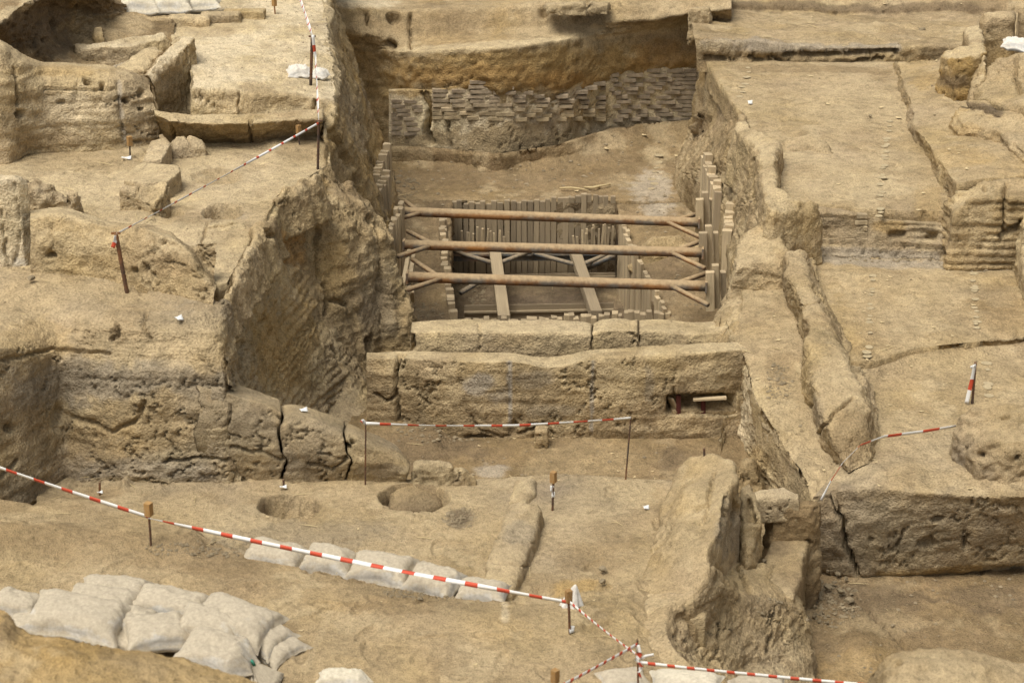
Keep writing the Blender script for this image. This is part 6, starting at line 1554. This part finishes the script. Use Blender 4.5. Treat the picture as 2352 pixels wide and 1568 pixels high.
# (label, u, v, z, size, rz, tilt, seed, neck)
for a in (
    ('leftmost sandbag of the foreground heap, at the left edge', 40, 1392, .10, (.40, .30, .17), R(-12), (0.1, .15), 1, 0),
    ('rearmost sandbag of the foreground heap, a plain bulging one', 262, 1366, .12, (.58, .36, .20), R(-4), (.12, .06), 2, 0),
    ('second sandbag of the rear line in the foreground heap', 392, 1394, .13, (.64, .38, .20), R(-14), (.1, .08), 3, 0),
    ('big sandbag at the right end of the foreground heap, pale top', 538, 1432, .17, (.68, .48, .22), R(-22), (.08, .12), 4, 0),
    ('largest sandbag of the foreground heap, lying on top at the left', 178, 1424, .24, (.80, .50, .22), R(-10), (.14, .10), 5, 0),
    ('sandbag wedged behind the largest one in the foreground heap', 232, 1392, .16, (.62, .40, .2), R(-12), (.1, .05), 6, 0),
    ('pointed sandbag corner under the right end of the largest bag', 300, 1438, .14, (.42, .36, .2), R(-2), (.1, .12), 7, 0),
    ('folded sandbag with deep creases in the middle of the heap', 366, 1458, .17, (.56, .40, .2), R(18), (.16, .05), 8, 0.25),
    ('sandbag between the folded one and the big right one', 482, 1442, .18, (.52, .40, .2), R(-8), (.1, .1), 9, 0),
    ('creased sandbag with a gathered mouth at the front left of the heap', 84, 1450, .16, (.44, .34, .2), R(10), (.15, .05), 10, 0.5),
    ('smooth sandbag below the largest one at the front of the heap', 156, 1460, .12, (.40, .34, .2), R(-8), (.15, .1), 11, 0),
    ('small grey sandbag corner low in the front of the heap', 232, 1470, .10, (.30, .26, .17), R(-15), (.15, .1), 12, 0),
    ('flat sandbag half under the folded one', 288, 1484, .08, (.40, .30, .17), R(-10), (.1, .05), 13, 0),
    ('lower sandbag edge sticking out under the big right one', 590, 1462, .08, (.52, .40, .16), R(-30), (.05, .12), 14, 0),
    ('lowest sandbag of the right end, its corner on the path', 612, 1478, .04, (.56, .40, .13), R(-36), (.02, .14), 15, 0),
):
    sandbag(a[0], at(a[1], a[2], a[3]), a[4], a[5], a[6], 'bag', a[7], a[8], pile)
tied = sandbag('sandbag tied at the neck with a flared mouth, before the heap', at(500, 1512, .16), (.62, .46, .25), R(-16), (.1, .1), 'bag', 16, .7, pile)
def frill(parent, p0, d, n=30, ln=.26, spread=.13):
    """gathered mouth of the bag: pleated skirt of cloth"""
    d = Vector(d).normalized(); s = d.cross(Vector((0, 0, 1))).normalized(); up = s.cross(d)
    v = []; f = []
    rows = 7
    for j in range(rows):
        r = j / (rows - 1)
        for i in range(n):
            a = (i / (n - 1) - .5) * 2
            w = .03 + spread * r ** 1.1
            pl = .016 * math.sin(i * 2.1) * (0.5 + r)
            v.append(tuple(Vector(p0) + d * (ln * r * (1 - .25 * a * a)) + s * (a * w) + up * (pl - .05 * r + .02 * (1 - a * a))))
    for j in range(rows - 1):
        for i in range(n - 1):
            k = j * n + i
            f.append((k, k + 1, k + n + 1, k + n))
    o = pyd('bag_mouth', v, f, 'bag', None)
    so = o.modifiers.new('thickness', 'SOLIDIFY'); so.thickness = .004
    o.parent = parent
    o.matrix_parent_inverse = (Matrix.Translation(parent.location) @ parent.rotation_euler.to_matrix().to_4x4()).inverted()
    return o
mouth = frill(tied, P(576, 1520, .14), (0.55, -.45, -.25))
tw = tube('tie', [P(570, 1512, .17), P(578, 1517, .18), P(584, 1526, .14)], .012, 'green', None, 8)
tw.parent = mouth
for a in (
    ('leftmost half-buried sandbag of the row, flat and dusty', 632, 1284, -.06, (.56, .34, .22), R(-22), (.25, .02), 21, 0),
    ('second half-buried sandbag of the row, creased across the middle', 756, 1296, -.05, (.46, .34, .22), R(-16), (.25, 0), 22, .15),
    ('third half-buried sandbag of the row, with a torn fold in front', 876, 1314, -.05, (.56, .36, .22), R(-15), (.25, 0), 23, 0),
    ('fourth half-buried sandbag of the row, with hanging loose cloth', 996, 1344, -.06, (.46, .36, .24), R(-24), (.25, .05), 24, 0),
    ('last half-buried sandbag of the row, by the foot of the mud kerb', 1108, 1366, -.07, (.44, .30, .18), R(-10), (.15, .05), 25, 0),
):
    sandbag(a[0], at(a[1], a[2], a[3]), a[4], a[5], a[6], 'bag', a[7], a[8], row_)
top_ = 'white sandbags on the top left terrace'
for a in (
    ('leftmost white sandbag at the top edge', 320, 20, 1.86, (.56, .36, .24), R(2), (.05, 0), 31),
    ('middle white sandbag at the top edge', 392, 17, 1.86, (.58, .36, .22), R(4), (.05, -.03), 32),
    ('right white sandbag at the top edge, partly slumped', 462, 12, 1.84, (.52, .34, .18), R(6), (.05, -.05), 33)):
    sandbag(a[0], at(a[1], a[2], a[3]), a[4], a[5], a[6], 'bag_white', a[7], 0, top_)
for k, (u, v, lab) in enumerate(((350, 42, 'lower dusty block under the leftmost white sandbag'), (432, 36, 'lower dusty block under the middle white sandbag'), (505, 30, 'lower dusty block right of the white sandbags'), (560, 22, 'end lump of the dusty kerb by the white sandbags'))):
    q = P(u, v, 1.82)
    T(block('mud_block', [tuple(q + np.array(d)) for d in ((-.26, -.1, 0), (.26, -.08, 0), (.26, .14, 0), (-.26, .12, 0))], 1.6, world=True, res=0.026, amp=.02, rough=.03, wob=.02, rnd_r=.04, base='dust', var='ochre', seed=95 + k), lab, 'mud block', 'dusty mud blocks of the top terrace kerb')
sandbag('crumpled white sack at the foot of the top terrace stake, left one', at(688, 168, 1.66), (.30, .22, .14), R(12), (.1, 0), 'cloth', 34, .4, 'white sacks by the terrace stake', 'crumpled_sack', 2.4)
sandbag('smaller crumpled white sack right of the top terrace stake', at(736, 172, 1.64), (.22, .18, .11), R(-20), (.1, 0), 'cloth', 35, .5, 'white sacks by the terrace stake', 'crumpled_sack', 2.4)
sandbag('grey white sack cut by the right edge near the top', at(2338, 106, 1.40), (.42, .26, .15), R(-18), (.1, .1), 'cloth', 36, .3, None, 'crumpled_sack', 2.0)
sandbag('pale sack with a knotted end at the bottom edge', at(790, 1566, .06), (.42, .2, .14), R(-8), (0, 0), 'bag_white', 37, .6, None, 'tied_sack', 1.8)
sandbag('sandbag top just showing behind the bottom tape crossing', at(1432, 1562, .0), (.38, .26, .1), R(14), (.05, 0), 'bag', 38, 0, 'sandbags at the bottom edge')
sandbag('pale sandbag below the tape at the bottom edge', at(1575, 1574, .02), (.56, .3, .14), R(-8), (.05, 0), 'bag_white', 39, 0, 'sandbags at the bottom edge')
sandbag('blurred earthy sandbag at the bottom edge, right of the pale one', at(1745, 1590, .2), (.42, .3, .16), R(4), (.05, 0), 'bag', 40, 0, 'sandbags at the bottom edge')

def cloth_peak(label, u, v, z, h, r, mat='cloth', seed=3):
    """a rag standing up in a crumpled peak"""
    n, m = 40, 14
    v_ = []; f = []
    rr = random.Random(seed)
    ph = [rr.uniform(0, 6.28) for _ in range(4)]
    for j in range(m):
        t = j / (m - 1)
        for i in range(n):
            a = 2 * math.pi * i / n
            fold = 1 + .22 * math.sin(5 * a + ph[0]) * t + .13 * math.sin(9 * a + ph[1]) * t + .08 * math.sin(14 * a + ph[2])
            rad_ = r * (0.06 + t ** .85) * fold
            v_.append((rad_ * math.cos(a) + .03 * (1 - t), rad_ * .7 * math.sin(a), h * (1 - t ** 1.15) + .012 * math.sin(7 * a + ph[3]) * t))
    for j in range(m - 1):
        for i in range(n):
            f.append((j * n + i, j * n + (i + 1) % n, (j + 1) * n + (i + 1) % n, (j + 1) * n + i))
    f.append(tuple(range(n - 1, -1, -1)))
    o = pyd('cloth_rag', v_, f, mat)
    o.location = tuple(P(u, v, z))
    return T(o, label, 'cloth')
cloth_peak('white crumpled cloth standing up behind the orange capped stake', 1312, 1392, -.02, .19, .075)
cloth_peak('flat frayed rag on the path beside the ridge wall', 1574, 1304, .02, .03, .09, 'bag', 9)

# ================================================================== stones and clods
def clod_mesh(seed, mat):
    r = np.random.default_rng(seed)
    t = (1 + 5 ** .5) / 2
    v = np.array([(-1, t, 0), (1, t, 0), (-1, -t, 0), (1, -t, 0), (0, -1, t), (0, 1, t), (0, -1, -t), (0, 1, -t), (t, 0, -1), (t, 0, 1), (-t, 0, -1), (-t, 0, 1)]) / 1.9
    fcs = [(0, 11, 5), (0, 5, 1), (0, 1, 7), (0, 7, 10), (0, 10, 11), (1, 5, 9), (5, 11, 4), (11, 10, 2), (10, 7, 6), (7, 1, 8), (3, 9, 4), (3, 4, 2), (3, 2, 6), (3, 6, 8), (3, 8, 9), (4, 9, 5), (2, 4, 11), (6, 2, 10), (8, 6, 7), (9, 8, 1)]
    vv = [tuple(x) for x in v]; cache = {}; nf = []
    def mid(a, b):
        k = (min(a, b), max(a, b))
        if k not in cache:
            p = (np.array(vv[a]) + np.array(vv[b])) / 2; p = p / np.linalg.norm(p) * 1.0
            vv.append(tuple(p)); cache[k] = len(vv) - 1
        return cache[k]
    for a, b, c in fcs:
        ab, bc, ca = mid(a, b), mid(b, c), mid(c, a)
        nf += [(a, ab, ca), (b, bc, ab), (c, ca, bc), (ab, bc, ca)]
    p = np.array(vv)
    for _ in range(7):                               # broken planes
        d = r.normal(size=3); d /= np.linalg.norm(d)
        k = p @ d; lim = r.uniform(.45, .75)
        p = p - np.outer(np.maximum(k - lim, 0), d)
    p += r.normal(size=p.shape) * .03
    me = bpy.data.meshes.new('stone'); me.from_pydata([tuple(x) for x in p], [], nf); me.materials.append(M[mat])
    return me
CLOD = [clod_mesh(k, 'stone') for k in range(6)]
heap_spots = [(1868, 1352, 16), (1884, 1338, 20), (1900, 1362, 24), (1916, 1350, 15), (1925, 1332, 18), (1942, 1342, 14), (1930, 1372, 22), (1950, 1384, 26), (1962, 1360, 20), (1905, 1384, 14), (1885, 1376, 15), (1872, 1396, 12),
              (1915, 1400, 10), (1938, 1398, 14), (1958, 1404, 12), (1890, 1408, 10), (1978, 1378, 10), (1900, 1325, 12), (1862, 1372, 10), (1944, 1318, 12), (1870, 1418, 16), (1882, 1428, 11), (1902, 1430, 9), (2050, 1440, 14), (2074, 1448, 10), (1920, 1318, 10)]
for k, (u, v, r) in enumerate(heap_spots):
    o = link('stone', CLOD[k % 6])
    s = r * .0036 * .55
    q = P(u, v, -1.2)
    o.location = (q[0], q[1], q[2] + s * .35 + (.05 if 1890 < u < 1950 and v < 1380 else 0))
    o.scale = (s, s * rnd.uniform(.7, 1), s * rnd.uniform(.6, .9)); o.rotation_euler = (rnd.uniform(-.4, .4), rnd.uniform(-.4, .4), rnd.uniform(0, 6))
    T(o, 'broken earth clod in the rubble heap on the lower right floor', 'stone', 'rubble heap on the lower right floor')
for lab, u, v, z, r in (('dark stone near the right wall of the front room', 1385, 1310, -.1, 17), ('smaller dark stone just below the other in the front room', 1384, 1338, -.1, 15), ('grey stone on the slumped earth below the ridge wall', 1752, 1362, -.55, 8), ('dark clod on the sunken mud bench', 1755, 1290, -.56, 12),
                      ('small dark stone on the middle room floor', 2092, 644, .02, 6), ('dark stone on the long room floor', 1998, 268, .56, 8), ('flat stone on the bank behind the long room', 2118, 70, .95, 12), ('dark stone on the right terrace', 2146, 266, .8, 6),
                      ('flat loaf-shaped stone on the edge of the left earth mass', 70, 642, 1.34, 16), ('grey stone at the foot of the broken wall block on the path', 1838, 980, -.12, 9), ('small stone on the right terrace near the long room', 2140, 198, .8, 6)):
    o = link('stone', CLOD[rnd.randrange(6)])
    d = P(u, v, z); s = r * (np.linalg.norm(d - np.array([0, 0, 8])) / FPX) * .6
    o.location = (d[0], d[1], d[2] + s * .4); o.scale = (s * 1.2, s, s * .7); o.rotation_euler = (0, 0, rnd.uniform(0, 6))
    T(o, lab, 'stone', 'single stones')

# ================================================================== drip marks on the floors (pale crusted rings)
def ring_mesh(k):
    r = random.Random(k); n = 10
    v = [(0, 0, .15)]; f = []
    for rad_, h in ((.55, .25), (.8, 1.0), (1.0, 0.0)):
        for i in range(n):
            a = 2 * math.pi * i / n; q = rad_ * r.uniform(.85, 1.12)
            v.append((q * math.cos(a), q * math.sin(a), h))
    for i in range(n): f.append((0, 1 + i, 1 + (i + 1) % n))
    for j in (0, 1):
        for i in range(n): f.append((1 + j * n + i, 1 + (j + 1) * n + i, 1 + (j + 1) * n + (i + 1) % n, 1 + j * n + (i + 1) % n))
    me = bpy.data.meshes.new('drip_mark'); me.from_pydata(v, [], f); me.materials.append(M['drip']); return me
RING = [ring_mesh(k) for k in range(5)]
def surf_z(name, x, y):
    best = None
    for p, n, res in SURF[name]:
        d = (p[:, 0] - x) ** 2 + (p[:, 1] - y) ** 2
        k = int(np.argmin(d))
        up = d < (2.5 * res) ** 2
        z = p[up, 2].max() if up.any() else p[k, 2]
        best = z if best is None else max(best, z)
    return float(best)
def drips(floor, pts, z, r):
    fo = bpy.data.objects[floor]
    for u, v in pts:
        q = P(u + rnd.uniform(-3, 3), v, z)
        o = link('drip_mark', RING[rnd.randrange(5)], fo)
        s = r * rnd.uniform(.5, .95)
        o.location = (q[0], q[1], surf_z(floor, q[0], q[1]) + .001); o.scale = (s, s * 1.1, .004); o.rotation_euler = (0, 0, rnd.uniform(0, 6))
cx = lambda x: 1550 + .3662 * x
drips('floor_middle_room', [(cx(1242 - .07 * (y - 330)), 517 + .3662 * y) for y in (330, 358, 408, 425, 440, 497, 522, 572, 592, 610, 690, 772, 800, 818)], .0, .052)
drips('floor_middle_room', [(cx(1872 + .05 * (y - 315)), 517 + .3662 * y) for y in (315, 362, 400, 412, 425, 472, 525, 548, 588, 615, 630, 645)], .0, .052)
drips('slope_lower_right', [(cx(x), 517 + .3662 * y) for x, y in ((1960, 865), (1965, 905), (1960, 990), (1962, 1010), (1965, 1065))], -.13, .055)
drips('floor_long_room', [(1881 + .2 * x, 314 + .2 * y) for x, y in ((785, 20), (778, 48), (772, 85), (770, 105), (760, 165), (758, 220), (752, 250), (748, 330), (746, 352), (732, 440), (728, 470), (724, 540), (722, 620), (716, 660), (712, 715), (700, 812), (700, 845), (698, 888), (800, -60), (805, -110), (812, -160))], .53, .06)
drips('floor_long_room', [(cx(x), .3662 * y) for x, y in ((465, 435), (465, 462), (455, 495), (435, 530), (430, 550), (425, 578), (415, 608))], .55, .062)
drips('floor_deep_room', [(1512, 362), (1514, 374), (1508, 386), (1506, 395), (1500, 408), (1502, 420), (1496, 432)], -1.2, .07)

# ================================================================== loose litter: what nobody could count
def scatter(name, floors, n, rlo, rhi, mat, seed, kind='clod', flat=.6, mask=None, lift=.3):
    r = np.random.default_rng(seed)
    P_, N_ = [], []
    for f in floors:
        for p, nn, res in SURF[f]:
            ok = nn[:, 2] > .8
            uv = proj(p)
            ok &= (uv[:, 0] > -60) & (uv[:, 0] < 2420) & (uv[:, 1] > -40) & (uv[:, 1] < 1620)
            if mask is not None: ok &= mask(uv, p)
            w = np.where(ok)[0]
            if len(w): 
                P_.append(p[w]); 
    P_ = np.concatenate(P_)
    c = P_[r.integers(0, len(P_), n)] + r.uniform(-.012, .012, (n, 3)) * np.array([1, 1, 0])
    dist = np.linalg.norm(c - np.array([0, 0, CAM_H]), axis=1) / 20.0
    rad_ = rlo * (rhi / rlo) ** (r.random(n) ** 2.2) * dist
    if kind == 'clod':
        base = np.array([(1, 0, 0), (-1, 0, 0), (0, 1, 0), (0, -1, 0), (0, 0, 1), (0, 0, -1)], float)
        fc = np.array([(0, 2, 4), (2, 1, 4), (1, 3, 4), (3, 0, 4), (2, 0, 5), (1, 2, 5), (3, 1, 5), (0, 3, 5)])
    elif kind == 'straw':
        base = np.array([(-1, -.035, 0), (1, -.02, .1), (1, .02, .1), (-1, .035, 0), (0, 0, .16), (0, 0, -.02)], float)
        fc = np.array([(0, 1, 4), (1, 2, 4), (2, 3, 4), (3, 0, 4), (0, 5, 1), (1, 5, 2), (2, 5, 3), (3, 5, 0)])
    else:
        base = np.array([(-1, 0, .25), (-.2, -.6, .0), (1, 0, .3), (.1, .6, .05), (0, 0, .22), (0, 0, -.05)], float)
        fc = np.array([(0, 1, 4), (1, 2, 4), (2, 3, 4), (3, 0, 4), (1, 0, 5), (2, 1, 5), (3, 2, 5), (0, 3, 5)])
    k = len(base)
    jit_ = base[None] * (1 + (r.uniform(-.3, .3, (n, k, 1)) if kind != 'straw' else r.uniform(-.1, .1, (n, k, 1))))
    an = r.uniform(0, 2 * np.pi, n)
    ca, sa = np.cos(an)[:, None], np.sin(an)[:, None]
    x = jit_[:, :, 0] * ca - jit_[:, :, 1] * sa; y_ = jit_[:, :, 0] * sa + jit_[:, :, 1] * ca
    v = np.stack([x, y_, jit_[:, :, 2] * flat], -1) * rad_[:, None, None] + c[:, None]
    v[:, :, 2] += (rad_ * lift * flat)[:, None]
    f = (fc[None] + (np.arange(n) * k)[:, None, None]).reshape(-1, 3)
    me = mesh_np(name, v.reshape(-1, 3), np.zeros((0, 4), int), M[mat], None, False, f)
    o = link(name, me)
    return prop(o, kind='stuff')
floors_all = ['floor_front_room', 'path_front', 'floor_trench', 'floor_lower_right', 'slope_lower_right', 'path_right', 'floor_middle_room', 'floor_long_room', 'terrace_right', 'floor_deep_room', 'bench_left', 'bench_right', 'floor_left_rooms', 'terrace_top_left', 'earth_mass_left', 'floor_inner_pit', 'scarp_left', 'cliff_front', 'bank_far_right', 'bank_back']
near_ = ['floor_front_room', 'path_front', 'floor_lower_right', 'floor_trench', 'slope_lower_right']
o = scatter('gravel', floors_all, 5000, .003, .011, 'gravel', 1); o['label'] = 'grit and small clods strewn over the earth floors'
o = scatter('gravel', ['bench_left', 'floor_deep_room', 'slope_right', 'floor_lower_right', 'bench_right', 'floor_trench'], 1500, .006, .026, 'gravel', 2); o['label'] = 'coarse clods lying on the lower floors'
def heap(uv, p):
    m = np.zeros(len(uv), bool)
    for u, v, ru, rv in ((1905, 1390, 70, 50), (1055, 1190, 40, 24), (1000, 990, 90, 30), (1090, 680, 25, 40), (850, 460, 60, 30), (980, 715, 40, 20), (2000, 590, 200, 14), (2250, 610, 100, 14), (1790, 880, 30, 50), (905, 430, 60, 30), (1000, 1360, 120, 18), (480, 1260, 160, 20), (1750, 1390, 50, 20)):
        m |= (((uv[:, 0] - u) / ru) ** 2 + ((uv[:, 1] - v) / rv) ** 2) < 1
    return m
o = scatter('rubble', floors_all, 2600, .008, .03, 'stone', 3, mask=heap); o['label'] = 'crumbled earth gathered at the feet of the banks'
o = scatter('leaves', ['floor_middle_room', 'floor_long_room', 'floor_deep_room', 'bank_far_right', 'floor_trench', 'path_right', 'terrace_right', 'slope_right', 'bench_right', 'slope_lower_right'], 230, .018, .042, 'leaf', 4, 'leaf', .8); o['label'] = 'dry yellow leaves blown over the floors'
o = scatter('leaves', near_, 50, .014, .03, 'leaf', 5, 'leaf', .8); o['label'] = 'dry leaf scraps in the front rooms'
o = scatter('straw_litter', floors_all, 500, .03, .10, 'straw', 6, 'straw', .5); o['label'] = 'straw and thin twigs scattered on the ground'
